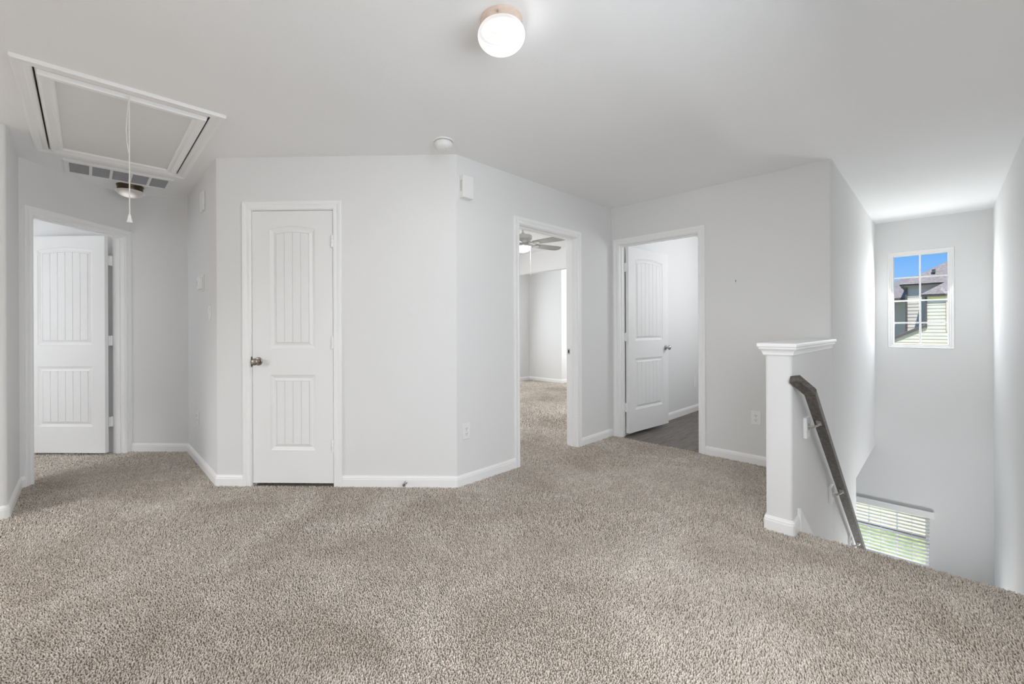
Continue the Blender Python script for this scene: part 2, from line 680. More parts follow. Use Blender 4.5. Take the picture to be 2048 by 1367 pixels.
# ------------------------------------------------------------------ structure
FLOOR_Z = -0.010
wall('wall_left', PATH['left'], z0=-0.1, openings=[(0.4, 2.2, 0.6, 2.1)], label='pale grey wall at the left edge before the hall')
wall('wall_hall_left', PATH['hall_left'], z0=-0.1, label='short pale grey wall left of the hall bedroom door')
wall('wall_hall_door', PATH['hall_door'], z0=-0.1, openings=[op('hall')], label='pale grey hall wall around the left bedroom door')
wall('wall_hall_back', PATH['hall_back'], z0=-0.1, label='pale grey end wall of the hall')
wall('wall_hall_right', PATH['hall_right'], z0=-0.1, label='shaded grey hall wall with the thermostat')
wall('wall_center', PATH['center'], z0=-0.1, openings=[op('closet')], label='pale grey wall around the closed closet door')
wall('wall_angled', PATH['angled'], z0=-0.1, openings=[op('bedroom')], label='pale grey wall with the open bedroom doorway')
wall('wall_right', PATH['right'], z0=-0.1, openings=[op('bath')], label='pale grey wall with the bathroom door')
# stair wall: whole height, opening below the soffit towards the lower room
sl = PATH['stair_left']
wall('wall_stair_left', sl, thick=0.125, z0=LOW_Z, openings=[(s_of(sl, (P8[0], 5.402)), s_of(sl, P9) + 1, LOW_Z - 1, SOFFIT)],
     label='white textured stairwell wall carrying the handrail')
W1 = (-0.464, 0.095, 0.901, 2.068)      # upper window opening x0 x1 z0 z1
W2 = (-0.93, -0.109, -1.70, -1.00)      # lower window
sb = PATH['stair_back']
wall('wall_stair_back', sb, thick=0.14, z0=LOW_Z,
     openings=[(W1[0] + 3.5, W1[1] + 3.5, W1[2], W1[3]), (W2[0] + 3.5, W2[1] + 3.5, W2[2], W2[3])],
     label='grey end wall of the stairwell with two windows')
wall('wall_stair_right', PATH['stair_right'], z0=LOW_Z, openings=[(5.473, 6.973, 0.7, 2.1), (1.073, 2.073, -1.86, -1.42)], label='white textured stairwell wall at the right edge')
pr = PATH['rear']
wall('wall_rear', pr, z0=-0.1, label='grey wall behind the camera')
# half wall at the top of the stairs (rounded free end)
HW_L, HW_R, HW_Y = -0.708, -0.578, 2.866
h0, h1 = arc((HW_L, 4.2), (HW_L, HW_Y), (HW_R, HW_Y))
h2, h3 = arc((HW_L, HW_Y), (HW_R, HW_Y), (HW_R, 4.2))
poly = [(HW_L, 4.133)] + h0 + h1[1:] + h2 + h3[1:] + [(HW_R, 4.135)]
mb = MB()
mb.prism(poly, -0.1, 1.045, 'xy')
tag(mb.build('wall_half', M['wall'], smooth=True, angle=25), label='low half wall at the top of the stairs', kind='structure')
mb = MB()
mb.box(-0.703, -0.578, 2.95, 4.14, LOW_Z, -0.1)
tag(mb.build('wall_stair_lower', M['wall']), label='stairwell wall below the half wall', kind='structure')

# ceiling with a hole for the attic hatch
HX0, HX1, HY0, HY1 = -4.300, -3.005, -0.188, 0.547
mb = MB()
for (x0, x1, y0, y1) in ((-8.6, HX0, -5.8, 8.75), (HX1, -0.55, -5.8, 8.75), (-0.55, 0.5, -3.7, 7.33), (HX0, HX1, -5.8, HY0), (HX0, HX1, HY1, 8.75)):
    mb.box(x0, x1, y0, y1, CEIL, CEIL + 0.12)
tag(mb.build('ceiling', M['ceiling']), label='white textured ceiling', kind='structure')
mb = MB()
mb.box(0.5, 1.15, -3.7, 4.0, CEIL + 0.0, CEIL + 0.12)  # added out of view to block sun from the right window
tag(mb.build('sun_blocker', M['house_trim']), label='unseen slab added to keep sun out of the right window', kind='structure')
mb = MB()
mb.box(HX0 - 0.02, HX1 + 0.02, HY0 - 0.02, HY1 + 0.02, CEIL + 0.121, CEIL + 0.2)
tag(mb.build('ceiling_attic_cover', M['attic']), label='dark slab coloured as the attic shade above the hatch', kind='structure')

# floors
room_poly = [(P1[0] - 0.05, YREAR), (P1[0] - 0.05, -0.4), (P2[0] - 0.05, -0.4), (-5.42, 0.30), (-4.98, 0.76), (-3.75, 0.76), (-2.6, 1.90),
             (-2.53, 2.5), (-2.53, 4.18), (-0.66, 4.18), (-0.66, 2.90), (-0.578, 2.90), (-0.578, EDGE_Y - 0.012), (0.40, EDGE_Y - 0.012), (0.40, YREAR)]
mb = MB()
mb.prism(room_poly, -0.30, FLOOR_Z, 'xy')
tag(mb.build('floor', M['backing']), label='beige carpeted loft floor', kind='structure')

# closet behind door 1
wall('wall_closet_left', [wp('center', 0.10, 0.115)[:2], wp('center', 0.10, 0.80)[:2]], thick=0.05, z0=-0.1, label='closet side wall')
wall('wall_closet_back', [wp('center', 0.10, 0.80)[:2], wp('center', 1.10, 0.80)[:2]], thick=0.05, z0=-0.1, label='closet back wall')
wall('wall_closet_right', [wp('center', 1.10, 0.80)[:2], wp('center', 1.10, 0.115)[:2]], thick=0.05, z0=-0.1, label='closet side wall right')
mb = MB()
mb.prism([wp('center', 0.05, 0.06)[:2], wp('center', 1.15, 0.06)[:2], wp('center', 1.15, 0.85)[:2], wp('center', 0.05, 0.85)[:2]], -0.30, FLOOR_Z - 0.001, 'xy')
tag(mb.build('floor_closet', M['carpet']), label='carpet inside the closet', kind='structure')
# rooms behind the doors
bed_poly = [(-6.4, 2.45), (-2.56, 2.45), (-2.56, 9.0), (-6.4, 9.0)]
mb = MB()
mb.prism([(-6.5, 2.40), (-2.50, 2.40), (-2.50, 9.0), (-6.5, 9.0)], -0.30, FLOOR_Z - 0.001, 'xy')
tag(mb.build('floor_bedroom', M['backing']), label='beige carpet of the middle bedroom', kind='structure')
wall('wall_bedroom_near', [(-2.50, 2.45), (-6.4, 2.45)], z0=-0.1, label='bedroom wall nearest the loft')
wall('wall_bedroom_left', [(-6.4, 2.45), (-6.4, 7.28)], z0=-0.1, openings=[(0.8, 2.1, 0.7, 2.2), (3.28, 4.12, 0.7, 1.9)], label='bedroom wall with a window')  # includes a hidden opening added for the alcove fill lamp
wall('wall_bedroom_back', [(-6.4, 7.28), (-5.50, 7.28), (-5.50, 8.6)], z0=-0.1, label='bedroom alcove back wall')
wall('wall_bedroom_far', [(-5.50, 8.6), (-2.56, 8.6)], z0=-0.1, label='far bedroom alcove wall')
wall('wall_bedroom_alcove', [(-4.3, 8.6), (-4.3, 7.28), (-2.56, 7.28)], z0=-0.1, openings=[(0.2, 1.0, 0.8, 2.1)], label='bedroom alcove side wall')
wall('wall_bedroom_right', [(-2.568, 7.0), (-2.568, 4.133)], thick=0.06, z0=-0.1, label='bedroom wall beside the bathroom')
mb = MB()
mb.box(-6.4, -2.56, 5.51, 5.63, 2.104, CEIL)
tag(mb.build('wall_bedroom_header', M['wall']), label='wall header over the bedroom alcove', kind='structure')

# bedroom behind the hall door
bc = [(-5.35, 0.31)]


def hd(x, y):
    q = wp('hall_door', x, y)
    return (q[0], q[1])


hallbed = [hd(0.955, 0.05), hd(0.955, 3.2), hd(-3.9, 3.2), (-4.105, -4.9), (-4.105, -0.47), hd(0.0, 0.10)]
mb = MB()
mb.prism([hd(0.98, -0.0), hd(0.98, 3.3), hd(-3.9, 3.3), (-4.0, -5.4), (-4.02, -0.40), hd(0.0, 0.02)], -0.30, FLOOR_Z - 0.001, 'xy')
tag(mb.build('floor_hall_bedroom', M['backing']), label='beige carpet of the left bedroom', kind='structure')
wall('wall_hall_bedroom_right', [hd(0.906, 3.2), hd(0.906, 0.116)], z0=-0.1, label='wall behind the open left bedroom door')
wall('wall_hall_bedroom_far', [hd(-3.9, 3.2), hd(0.955, 3.2)], z0=-0.1, openings=[(3.3, 4.5, 0.75, 2.15)], label='far wall of the left bedroom with a window')
wall('wall_hall_bedroom_left', [(-4.14, -0.47), (-4.14, -5.6)], thick=0.03, z0=-0.1, label='side wall of the left bedroom')

# bathroom
mb = MB()
mb.box(-2.50, -0.66, 4.18, 6.75, -0.30, -0.022)
fb = tag(mb.build('floor_bathroom', M['dark']), label='grey brown plank floor of the bathroom', kind='structure')
xw = 0.152
for i in range(12):
    x0 = -2.50 + i * xw
    y = 4.12 + (i * 0.47) % 1.2 - 1.2
    while y < 6.75:
        ya, yb = max(y, 4.139), min(y + 1.2, 6.75)
        if yb - ya > 0.02:
            m2 = MB()
            m2.box(x0 + 0.0006, x0 + xw - 0.0006, ya, yb - 0.0012, -0.022, -0.014 - 0.0003 * ((i * 7) % 3))
            m2.build('plank', M['vinyl_plank'], fb)
        y += 1.2
wall('wall_bathroom_left', [(-2.39, 4.248), (-2.39, 6.6)], z0=-0.1, label='bathroom wall behind the open door')
wall('wall_bathroom_far', [(-2.39, 6.6), (-0.703, 6.6)], z0=-0.1, label='far bathroom wall')

# lower level
mb = MB()
mb.box(-3.6, 0.5, 2.0, 7.3, LOW_Z - 0.15, LOW_Z)
tag(mb.build('floor_lower', M['carpet']), label='carpeted floor at the foot of the stairs', kind='structure')
mb = MB()
mb.box(-3.6, -0.58, 4.3, 7.17, SOFFIT, SOFFIT + 0.02)
tag(mb.build('ceiling_lower', M['ceiling']), label='lower ceiling beside the stairs', kind='structure')
wall('wall_lower_left', [(-3.5, 4.3), (-3.5, 7.2)], z0=LOW_Z, z1=SOFFIT + 0.02, openings=[(1.2, 2.6, 0.64 + LOW_Z, 2.04 + LOW_Z)], label='lower room wall with an unseen opening added for light')
wall('wall_lower_near', [(-0.58, 4.3), (-3.5, 4.3)], z0=LOW_Z, z1=SOFFIT + 0.02, label='lower room near wall')

# staircase
st = empty('staircase', (0, 0, 0), kind='structure')
tag(st, label='carpeted stairs going down beside the half wall')
RISE, RUN = 2.74 / 14, 0.2555
for i in range(1, 14):
    m2 = MB()
    y0 = EDGE_Y - 0.014 + (i - 1) * RUN
    z = -RISE * i
    m2.box(-0.574, 0.373, y0, y0 + RUN + 0.025, z - 0.05, z)
    m2.box(-0.574, 0.373, y0 + RUN - 0.002, y0 + RUN + 0.010, z - RISE, z - 0.05)
    m2.build('step', M['carpet'], st, bevel=0.012)
m2 = MB()
m2.box(-0.574, 0.373, EDGE_Y - 0.03, EDGE_Y - 0.013, -RISE, -0.02)
m2.build('riser', M['carpet'], st)

# ------------------------------------------------------------------ baseboards
BB = [(0.0, -0.02), (0.013, -0.02), (0.013, 0.050), (0.0105, 0.056), (0.0105, 0.062), (0.006, 0.070), (0.004, 0.076), (0.0, 0.076)]


def baseboard(name, pts, label, parent=None, prof=BB):
    V, L, N = path_info(pts)
    mb = MB()
    secs = []
    for p, n in zip(V, N):
        secs.append([(p.x + n.x * d, p.y + n.y * d, z) for d, z in prof])
    k = len(prof)
    for i in range(len(secs) - 1):
        mb.add(secs[i] + secs[i + 1], [(j, (j + 1) % k, (j + 1) % k + k, j + k) for j in range(k)])
    mb.add(secs[0], [tuple(range(k))])
    mb.add(secs[-1], [tuple(range(k - 1, -1, -1))])
    o = mb.build(name, M['trim'], parent)
    return tag(o, label=label, kind='structure')


def sub_path(pts, s0, s1):
    V, L, N = path_info(pts)

    def at(s):
        for i in range(len(L) - 1):
            if s <= L[i + 1] + 1e-9:
                return tuple(V[i].lerp(V[i + 1], (s - L[i]) / max(1e-9, L[i + 1] - L[i])))
        return tuple(V[-1])
    return [at(s0)] + [tuple(V[i]) for i in range(len(L)) if s0 + 1e-4 < L[i] < s1 - 1e-4] + [at(s1)]


def full(p):
    return path_info(p)[1][-1]


CW = 0.060   # casing width
CG = 0.005   # reveal


def bb_wall(name, w, x0, x1, label):
    p = PATH[w]
    s0 = 0 if x0 is None else wx(w, x0)
    s1 = full(p) if x1 is None else wx(w, x1)
    return baseboard(name, sub_path(p, s0, s1), label)


q = CW + CG
baseboard('baseboard_left', PATH['left'] + PATH['hall_left'][1:], 'white baseboard wrapping the left wall corner')
bb_wall('baseboard_hall_door', 'hall_door', None, DO['hall'][1] - q, 'short white baseboard left of the hall door casing')
baseboard('baseboard_hall', PATH['hall_back'] + PATH['hall_right'][1:] + sub_path(PATH['center'], 0, wx('center', DO['closet'][1] - q))[1:],
          'white baseboard from the hall end to the closet door')
baseboard('baseboard_center', sub_path(PATH['center'], wx('center', DO['closet'][2] + q), full(PATH['center']))
          + sub_path(PATH['angled'], 0, wx('angled', DO['bedroom'][1] - q))[1:], 'white baseboard from closet door to bedroom doorway')
bb_wall('baseboard_angled', 'angled', DO['bedroom'][2] + q, None, 'white baseboard between the bedroom and bathroom doorways')
bb_wall('baseboard_right', 'right', DO['bath'][2] + q, None, 'white baseboard right of the bathroom door')
hw_path = [(HW_L, 4.12)] + h0 + h1[1:] + h2 + h3[1:] + [(HW_R, 2.985)]
BBH = [(d, z) for d, z in BB]
baseboard('baseboard_half_wall', hw_path, 'white baseboard around the foot of the half wall', prof=BBH)
baseboard('baseboard_bedroom', [(-6.4, 2.45), (-6.4, 7.28), (-5.50, 7.28), (-5.50, 8.6)], 'white baseboard inside the middle bedroom')
baseboard('baseboard_bathroom', [(-2.39, 4.26), (-2.39, 6.6), (-0.71, 6.6)], 'white baseboard inside the bathroom')

# stair skirt board on the half wall side
mb = MB()
mb.prism([(2.985, 0.118), (3.00, 0.108), (3.00 + 3.55, 0.108 - 0.766 * 3.55), (6.55, -2.95), (6.3, -2.95), (2.985, -0.35)], -0.578, -0.562, 'yz')
tag(mb.build('trim_stair_skirt', M['trim']), label='white sloping skirt board beside the stairs', kind='structure')
mb = MB()
mb.prism([(EDGE_Y + 0.03, -0.02), (3.00 + 3.55, 0.108 - 0.766 * 3.55), (6.55, -2.95), (6.3, -2.95), (EDGE_Y + 0.03, -0.35)], 0.361, 0.377, 'yz')
tag(mb.build('trim_stair_skirt_right', M['trim']), label='white sloping skirt board on the right stair wall', kind='structure')

# half wall cap
cap = empty('trim_half_wall_cap', ((HW_L + HW_R) / 2, 3.5, 1.0), kind='structure', label='white moulded cap on top of the half wall')
mb = MB()
ox = (HW_L + HW_R) / 2
hw2 = (HW_R - HW_L) / 2
mb.box(-hw2 - 0.036, hw2 + 0.029, HW_Y - 0.031 - 3.5, 4.118 - 3.5, 0.046, 0.070)
mb.build('cap_board', M['trim'], cap, bevel=0.006, seg=3)
mb = MB()
prof = [(0.0, 0.0), (0.006, 0.0), (0.010, 0.006), (0.010, 0.012), (0.013, 0.022), (0.020, 0.032), (0.026, 0.037), (0.026, 0.046), (0.0, 0.046)]
loops = []
for d, z in prof:
    loops.append([(-hw2 - d, 4.128 - 3.5, z), (-hw2 - d, HW_Y - d - 3.5, z), (hw2 + d, HW_Y - d - 3.5, z), (hw2 + d, 4.08 - 3.5, z)])
k = len(prof)
for i in range(3):
    for j in range(k - 1):
        mb.add([loops[j][i], loops[j][i + 1], loops[j + 1][i + 1], loops[j + 1][i]], [(0, 1, 2, 3)])
mb.add([l[3] for l in loops], [tuple(range(k))])
mb.add([l[0] for l in loops], [tuple(range(k))])
mb.build('crown_molding', M['trim'], cap)

# ------------------------------------------------------------------ doors
CPROF = [(0.0, 0.0), (0.0, 0.009), (0.004, 0.0115), (0.016, 0.0115), (0.019, 0.009), (0.030, 0.0095), (0.036, 0.0135), (0.050, 0.0165), (0.057, 0.0165), (0.060, 0.013), (0.060, 0.0)]


def casing(parent, x0, x1, h, y, sgn):
    """moulded casing around an opening; y = wall face, sgn -1 projects towards the room"""
    mb = MB()
    a, b, t = x0 - CG, x1 + CG, h + CG
    secs = []
    for (sx, top) in ((-1, False), (-1, True), (1, True), (1, False)):
        ring = []
        for w, d in CPROF:
            x = (a - w) if sx < 0 else (b + w)
            ring.append((x, y + sgn * d, (t + w) if top else -0.015))
        secs.append(ring)
    k = len(CPROF)
    for i in range(3):
        mb.add(secs[i] + secs[i + 1], [(j, (j + 1) % k, (j + 1) % k + k, j + k) for j in range(k)])
    mb.add(secs[0], [tuple(range(k))])
    mb.add(secs[3], [tuple(range(k))])
    return mb.build('casing', M['trim'], parent)


def jamb(parent, x0, x1, h, wt, stop_y):
    mb = MB()
    mb.box(x0 - JT, x0, 0, wt, -0.015, h + JT)
    mb.box(x1, x1 + JT, 0, wt, -0.015, h + JT)
    mb.box(x0, x1, 0, wt, h, h + JT)
    mb.box(x0, x0 + 0.011, stop_y, stop_y + 0.032, -0.015, h)
    mb.box(x1 - 0.011, x1, stop_y, stop_y + 0.032, -0.015, h)
    mb.box(x0 + 0.011, x1 - 0.011, stop_y, stop_y + 0.032, h - 0.011, h)
    return mb.build('jamb', M['trim'], parent)


def slab(parent, w, h, nplank, margin, loc, rz, t=0.035):
    """two-panel plank door leaf, x 0..w, front face at y=0, back at y=t"""
    NA = 12
    x0, x1 = margin, w - margin
    xc, hf = w / 2, (w - 2 * margin) / 2
    panels = [(0.243, 0.803, 0.0), (1.0, 1.885, 0.026)]

    def outline(pn, d):
        z0, z1, rise = pn
        pts = [(x0 + d, z0 + d), (x1 - d, z0 + d)]
        for i in range(NA + 1):
            x = (x1 - d) + (x0 + d - x1 + d) * i / NA
            pts.append((x, z1 + rise * (1 - ((x - xc) / hf) ** 2) - d))
        return pts
    mb = MB()
    for side in (0, 1):
        def Y(dep):
            return dep if side == 0 else t - dep

        def face(pts):
            mb.add([(a, Y(0), b) for a, b in pts], [tuple(range(len(pts)))])
        face([(0, 0), (x0, 0), (x0, h), (0, h)])
        face([(x1, 0), (w, 0), (w, h), (x1, h)])
        face([(x0, 0), (x1, 0), (x1, panels[0][0]), (x0, panels[0][0])])
        face([(x0, panels[0][1]), (x1, panels[0][1]), (x1, panels[1][0]), (x0, panels[1][0])])
        o1 = outline(panels[1], 0)[2:]
        for p, q_ in zip(o1[:-1], o1[1:]):
            face([p, q_, (q_[0], h), (p[0], h)])
        for pn in panels:
            loops = []
            for d, dep in ((0, 0), (0.003, 0.004), (0.022, 0.0115), (0.026, 0.0115), (0.044, 0.0030), (0.046, 0.0085)):
                loops.append([(a, Y(dep), b) for a, b in outline(pn, d)])
            mb.rings(loops)
            mb.add(loops[-1], [tuple(range(len(loops[-1])))])
    mb.add([(0, 0, 0), (0, t, 0), (0, t, h), (0, 0, h)], [(0, 1, 2, 3)])
    mb.add([(w, 0, 0), (w, t, 0), (w, t, h), (w, 0, h)], [(0, 1, 2, 3)])
    mb.add([(0, 0, 0), (w, 0, 0), (w, t, 0), (0, t, 0)], [(0, 1, 2, 3)])
    mb.add([(0, 0, h), (w, 0, h), (w, t, h), (0, t, h)], [(0, 1, 2, 3)])
    o = mb.build('slab', M['door'], parent)
    o.location = loc
    o.rotation_euler = (0, 0, rz)
    d = 0.0465
    pw = (x1 - x0 - 2 * d) / nplank
    for z0, z1, rise in panels:
        for i in range(nplank):
            a, b = x0 + d + i * pw + 0.0024, x0 + d + (i + 1) * pw - 0.0024
            pts = [(a, z0 + d), (b, z0 + d)]
            for j in range(4):
                x = b + (a - b) * j / 3
                pts.append((x, z1 + rise * (1 - ((x - xc) / hf) ** 2) - d))
            m2 = MB()
            m2.prism(pts, 0.0030, 0.0086, 'xz')
            m2.build('plank', M['door'], o)
    return o


def knob(parent, loc, direction=-1, m='nickel'):
    T = Matrix.Translation(loc) @ Matrix.Rotation(direction * -PI / 2, 4, 'X')
    mb = MB()
    prof = [(0, 0), (0.031, 0), (0.031, 0.003), (0.027, 0.007), (0.014, 0.009), (0.011, 0.012), (0.0105, 0.026), (0.014, 0.031),
            (0.022, 0.036), (0.0262, 0.043), (0.0268, 0.050), (0.0235, 0.058), (0.016, 0.063), (0.006, 0.0645), (0, 0.0645)]
    # lathe runs along +z; turned towards -y (direction -1) or +y
    mb.lathe([(r, z) for r, z in prof], 28, T)
    return mb.build('knob', M[m], parent, smooth=True)


def hinge(parent, loc, leaf_w, M_='trim', axis='x', barrel=True):
    x, y, z = loc
    mb = MB()
    if axis == 'x':
        mb.box(x - leaf_w / 2, x + leaf_w / 2, y - 0.0015, y + 0.0015, z - 0.045, z + 0.045)
    else:
        mb.box(x - 0.0015, x + 0.0015, y - leaf_w / 2, y + leaf_w / 2, z - 0.045, z + 0.045)
    if barrel:
        for i in range(3):
            mb.tube([(x, y - 0.007, z - 0.045 + 0.0305 * i), (x, y - 0.007, z - 0.045 + 0.0305 * i + 0.0285)], 0.0078, 12)
        mb.lathe([(0, 0.050), (0.004, 0.049), (0.0055, 0.045)], 10, Matrix.Translation((x, y - 0.007, z)))
    return mb.build('hinge', M[M_], parent, smooth=True)


WT = 0.115


def door_root(n, key, label, cat='door'):
    w, x0, x1, h = DO[key]
    o = empty('door_%d' % n, wp(w, 0, 0, 0), FR[w][1], kind='structure', label=label, cat=cat)
    casing(o, x0, x1, h, 0.0, -1)
    casing(o, x0, x1, h, WT, 1)
    return o, x0, x1, h


# door 1: closed closet door
d1, x0, x1, h = door_root(1, 'closet', 'closed narrow white closet door with an arched plank panel')
jamb(d1, x0, x1, h, WT, 0.042)
s1 = slab(d1, x1 - x0 - 0.006, 2.024, 4, 0.134, (x0 + 0.003, 0.003, 0.017), 0)
knob(s1, (0.045, 0.0, 0.905))
mb = MB()
mb.box(-0.0145, -0.003, -0.0035, 0.006, 0.865, 0.94)
mb.build('latch_plate', M['latch'], s1)
for z in (0.30, 1.06, 1.81):
    hinge(d1, (x1 - 0.003, -0.002, z), 0.02)

# door 2: bedroom doorway (no leaf in view)
d2, x0, x1, h = door_root(2, 'bedroom', 'open white-cased doorway showing the bedroom with the ceiling fan')
jamb(d2, x0, x1, h, WT, 0.040)
mb = MB()
mb.box(x1 - 0.0015, x1 + 0.001, 0.078, 0.108, 0.90, 0.955)
sp = mb.build('strike_plate', M['bright_nickel'], d2)
mb = MB()
mb.box(x1 - 0.0025, x1 - 0.0012, 0.086, 0.101, 0.912, 0.943)
mb.build('latch_hole', M['dark'], sp)

# door 3: bathroom door, swung open into the bathroom
d3, x0, x1, h = door_root(3, 'bath', 'open white plank-panel door with its knob at the bathroom')
jamb(d3, x0, x1, h, WT, 0.040)
# leaf opens about the left jamb's far edge, visible face towards +x
BATH_W = 0.813
ang = math.radians(85.0)
s3 = slab(d3, BATH_W, 2.015, 6, 0.128, (x0 + 0.040, WT + 0.008, 0.02), ang)
knob(s3, (BATH_W - 0.062, 0.0, 0.905), -1, 'bright_nickel')
for z in (0.30, 1.06, 1.81):
    hinge(d3, (x0 + 0.018, WT - 0.006, z), 0.036, 'trim')

# door 4: left bedroom door, swung open 90 degrees
d4, x0, x1, h = door_root(4, 'hall', 'white plank-panel bedroom door standing open at the end of the hall')
jamb(d4, x0, x1, h, WT, 0.040)
s4 = slab(d4, 0.762, 2.015, 6, 0.118, (x1 - 0.078, WT + 0.762 + 0.004, 0.02), -PI / 2)
for z in (0.30, 1.06, 1.81):
    hinge(d4, (x1 - 0.020, WT + 0.003, z), 0.042)

# ------------------------------------------------------------------ wall plates and devices


def outlet(name, w, x, z, label, duplex=True, wd=0.074, ht=0.118, group=None):
    o = empty(name, wp(w, x, 0, z), FR[w][1], label=label, cat='outlet' if duplex else 'switch', group=group)
    mb = MB()
    mb.box(-wd / 2, wd / 2, -0.006, 0, -ht / 2, ht / 2)
    mb.build('cover_plate', M['plastic'], o, bevel=0.003, seg=2)
    if duplex:
        for zz in (-0.0195, 0.0195):
            mb = MB()
            pts = []
            for i in range(20):
                a = 2 * PI * i / 20
                pts.append((0.0165 * math.cos(a), zz + max(-0.0135, min(0.0135, 0.0165 * math.sin(a)))))
            mb.prism(pts, -0.0085, -0.004, 'xz')
            r = mb.build('receptacle', M['plastic'], o)
            mb = MB()
            mb.box(-0.0075, -0.0053, -0.0091, -0.0080, zz - 0.001, zz + 0.008)
            mb.box(0.0053, 0.0075, -0.0091, -0.0080, zz - 0.001, zz + 0.008)
            mb.tube([(0, -0.0091, zz - 0.0075), (0, -0.0080, zz - 0.0075)], 0.0026, 8)
            mb.build('slots', M['dark'], r)
        mb = MB()
        mb.tube([(0, -0.0072, 0), (0, -0.0055, 0)], 0.003, 10)
        mb.build('screw', M['plastic_grey'], o)
    return o


def rocker(o):
    mb = MB()
    mb.prism([(-0.006, -0.032), (-0.0085, -0.032), (-0.0125, 0.032), (-0.006, 0.032)], -0.016, 0.016, 'yz')
    mb.build('rocker', M['plastic'], o)


outlet('wall_outlet', 'angled', 2.068, 0.392, 'white double outlet low beside the bedroom doorway', group='white wall outlets')
outlet('wall_outlet', 'right', -1.087, 0.392, 'white double outlet next to the half wall', group='white wall outlets')
outlet('wall_outlet', 'hall_right', -4.455, 0.392, 'white outlet low on the shaded hall wall under the thermostat', group='white wall outlets')
bo = empty('wall_outlet', (-2.39, 6.20, 0.405), PI / 2, label='small white blank plate low on the wall inside the bathroom', cat='outlet', group='white wall outlets')
mb = MB()
mb.box(-0.045, 0.045, -0.006, 0, -0.07, 0.07)
mb.build('cover_plate', M['plastic'], bo, bevel=0.003)
sw = outlet('light_switch', 'hall_right', -3.943, 1.293, 'white light switch to the left of the closet door, below the thermostat', duplex=False, wd=0.076, ht=0.122)
rocker(sw)

# thermostat
th = empty('thermostat', wp('hall_right', -4.225, 0, 1.545), 0, label='white thermostat on the shaded hall wall', cat='thermostat')
mb = MB()
mb.box(-0.062, 0.062, -0.009, 0, -0.068, 0.068)
mb.build('back_plate', M['plastic'], th, bevel=0.004)
mb = MB()
mb.box(-0.055, 0.042, -0.036, -0.009, -0.052, 0.052)
tb = mb.build('body', M['plastic'], th, bevel=0.005, seg=3)
mb = MB()
mb.box(-0.047, -0.028, -0.0365, -0.0355, -0.022, 0.022)
mb.build('display', M['plastic_grey'], tb)

# door chime cover high on the hall wall
ch = empty('door_chime', wp('hall_right', -4.19, 0, 2.215), 0, label='flat white chime cover high on the hall wall above the thermostat', cat='chime')
mb = MB()
mb.box(-0.065, 0.065, -0.016, 0, -0.080, 0.080)
cb = mb.build('cover', M['plastic'], ch, bevel=0.005)
mb = MB()
mb.box(-0.035, 0.035, -0.0185, -0.015, -0.055, 0.055)
mb.build('raised_panel', M['plastic'], cb, bevel=0.002)

# alarm siren box
sr = empty('alarm_siren', wp('angled', 2.058, 0, 2.205), FR['angled'][1], label='white alarm siren box high on the wall near the ceiling', cat='alarm')
mb = MB()
mb.box(-0.050, 0.050, -0.052, 0, -0.082, 0.082)
sbody = mb.build('housing', M['plastic'], sr, bevel=0.004)
mb = MB()
mb.box(-0.052, 0.052, -0.004, 0.0, -0.085, 0.085)
mb.build('back_plate', M['plastic'], sr, bevel=0.0015)
for i in range(9):
    mb = MB()
    z = 0.042 - i * 0.009
    mb.box(-0.0508, -0.0496, -0.040, -0.018, z - 0.0028, z + 0.0028)
    mb.build('louver', M['plastic_grey'], sbody)

# nail
nl = MB()
nl.tube([(-1.235, 4.128, 1.568), (-1.235, 4.112, 1.571)], 0.0022, 8)
nl.tube([(-1.235, 4.114, 1.571), (-1.233, 4.112, 1.552)], 0.0022, 8)
tag(nl.build('wall_hook', M['rubber']), label='tiny dark hook on the bare wall right of the bathroom door', cat='hook')

# door stop on the center baseboard
ds = empty('door_stop', wp('center', 1.421, -0.013, 0.033), FR['center'][1], label='small nickel door stop on the baseboard right of the closet', cat='door stop')
T = Matrix.Rotation(PI / 2, 4, 'X')
mb = MB()
mb.lathe([(0, 0), (0.012, 0), (0.012, 0.003), (0.006, 0.006), (0.0045, 0.010), (0.0045, 0.046), (0, 0.046)], 14, T)
mb.build('stem', M['bright_nickel'], ds, smooth=True)
mb = MB()
mb.lathe([(0, 0.046), (0.009, 0.046), (0.0105, 0.050), (0.0105, 0.060), (0.008, 0.064), (0, 0.064)], 14, T)
mb.build('rubber_tip', M['rubber'], ds, smooth=True)

# smoke detector
sd = empty('smoke_detector', (-2.336, 1.781, CEIL), 0.4, label='round white smoke detector on the ceiling', cat='smoke detector')
mb = MB()
mb.lathe([(0, 0), (0.071, 0), (0.071, -0.006), (0.066, -0.009), (0.060, -0.0095)], 40)
mb.build('base_ring', M['plastic'], sd, smooth=True)
mb = MB()
mb.lathe([(0.057, -0.008), (0.057, -0.015)], 40)
mb.build('vent_slots', M['plastic_grey'], sd)
mb = MB()
mb.lathe([(0.060, -0.013), (0.0605, -0.020), (0.057, -0.036), (0.048, -0.049), (0.030, -0.057), (0, -0.059)], 40)
mb.build('cover', M['plastic'], sd, smooth=True)
mb = MB()
mb.lathe([(0.008, -0.0530), (0.008, -0.060), (0.006, -0.062), (0, -0.0625)], 16, Matrix.Translation((0.030, -0.012, 0.004)))
mb.build('test_button', M['plastic'], sd, smooth=True)

# ------------------------------------------------------------------ attic hatch
FZ = CEIL
ah = empty('attic_hatch', ((HX0 + HX1) / 2, (HY0 + HY1) / 2, CEIL), 0, label='white framed attic hatch in the ceiling', cat='attic hatch')
AX, AY = (HX0 + HX1) / 2, (HY0 + HY1) / 2


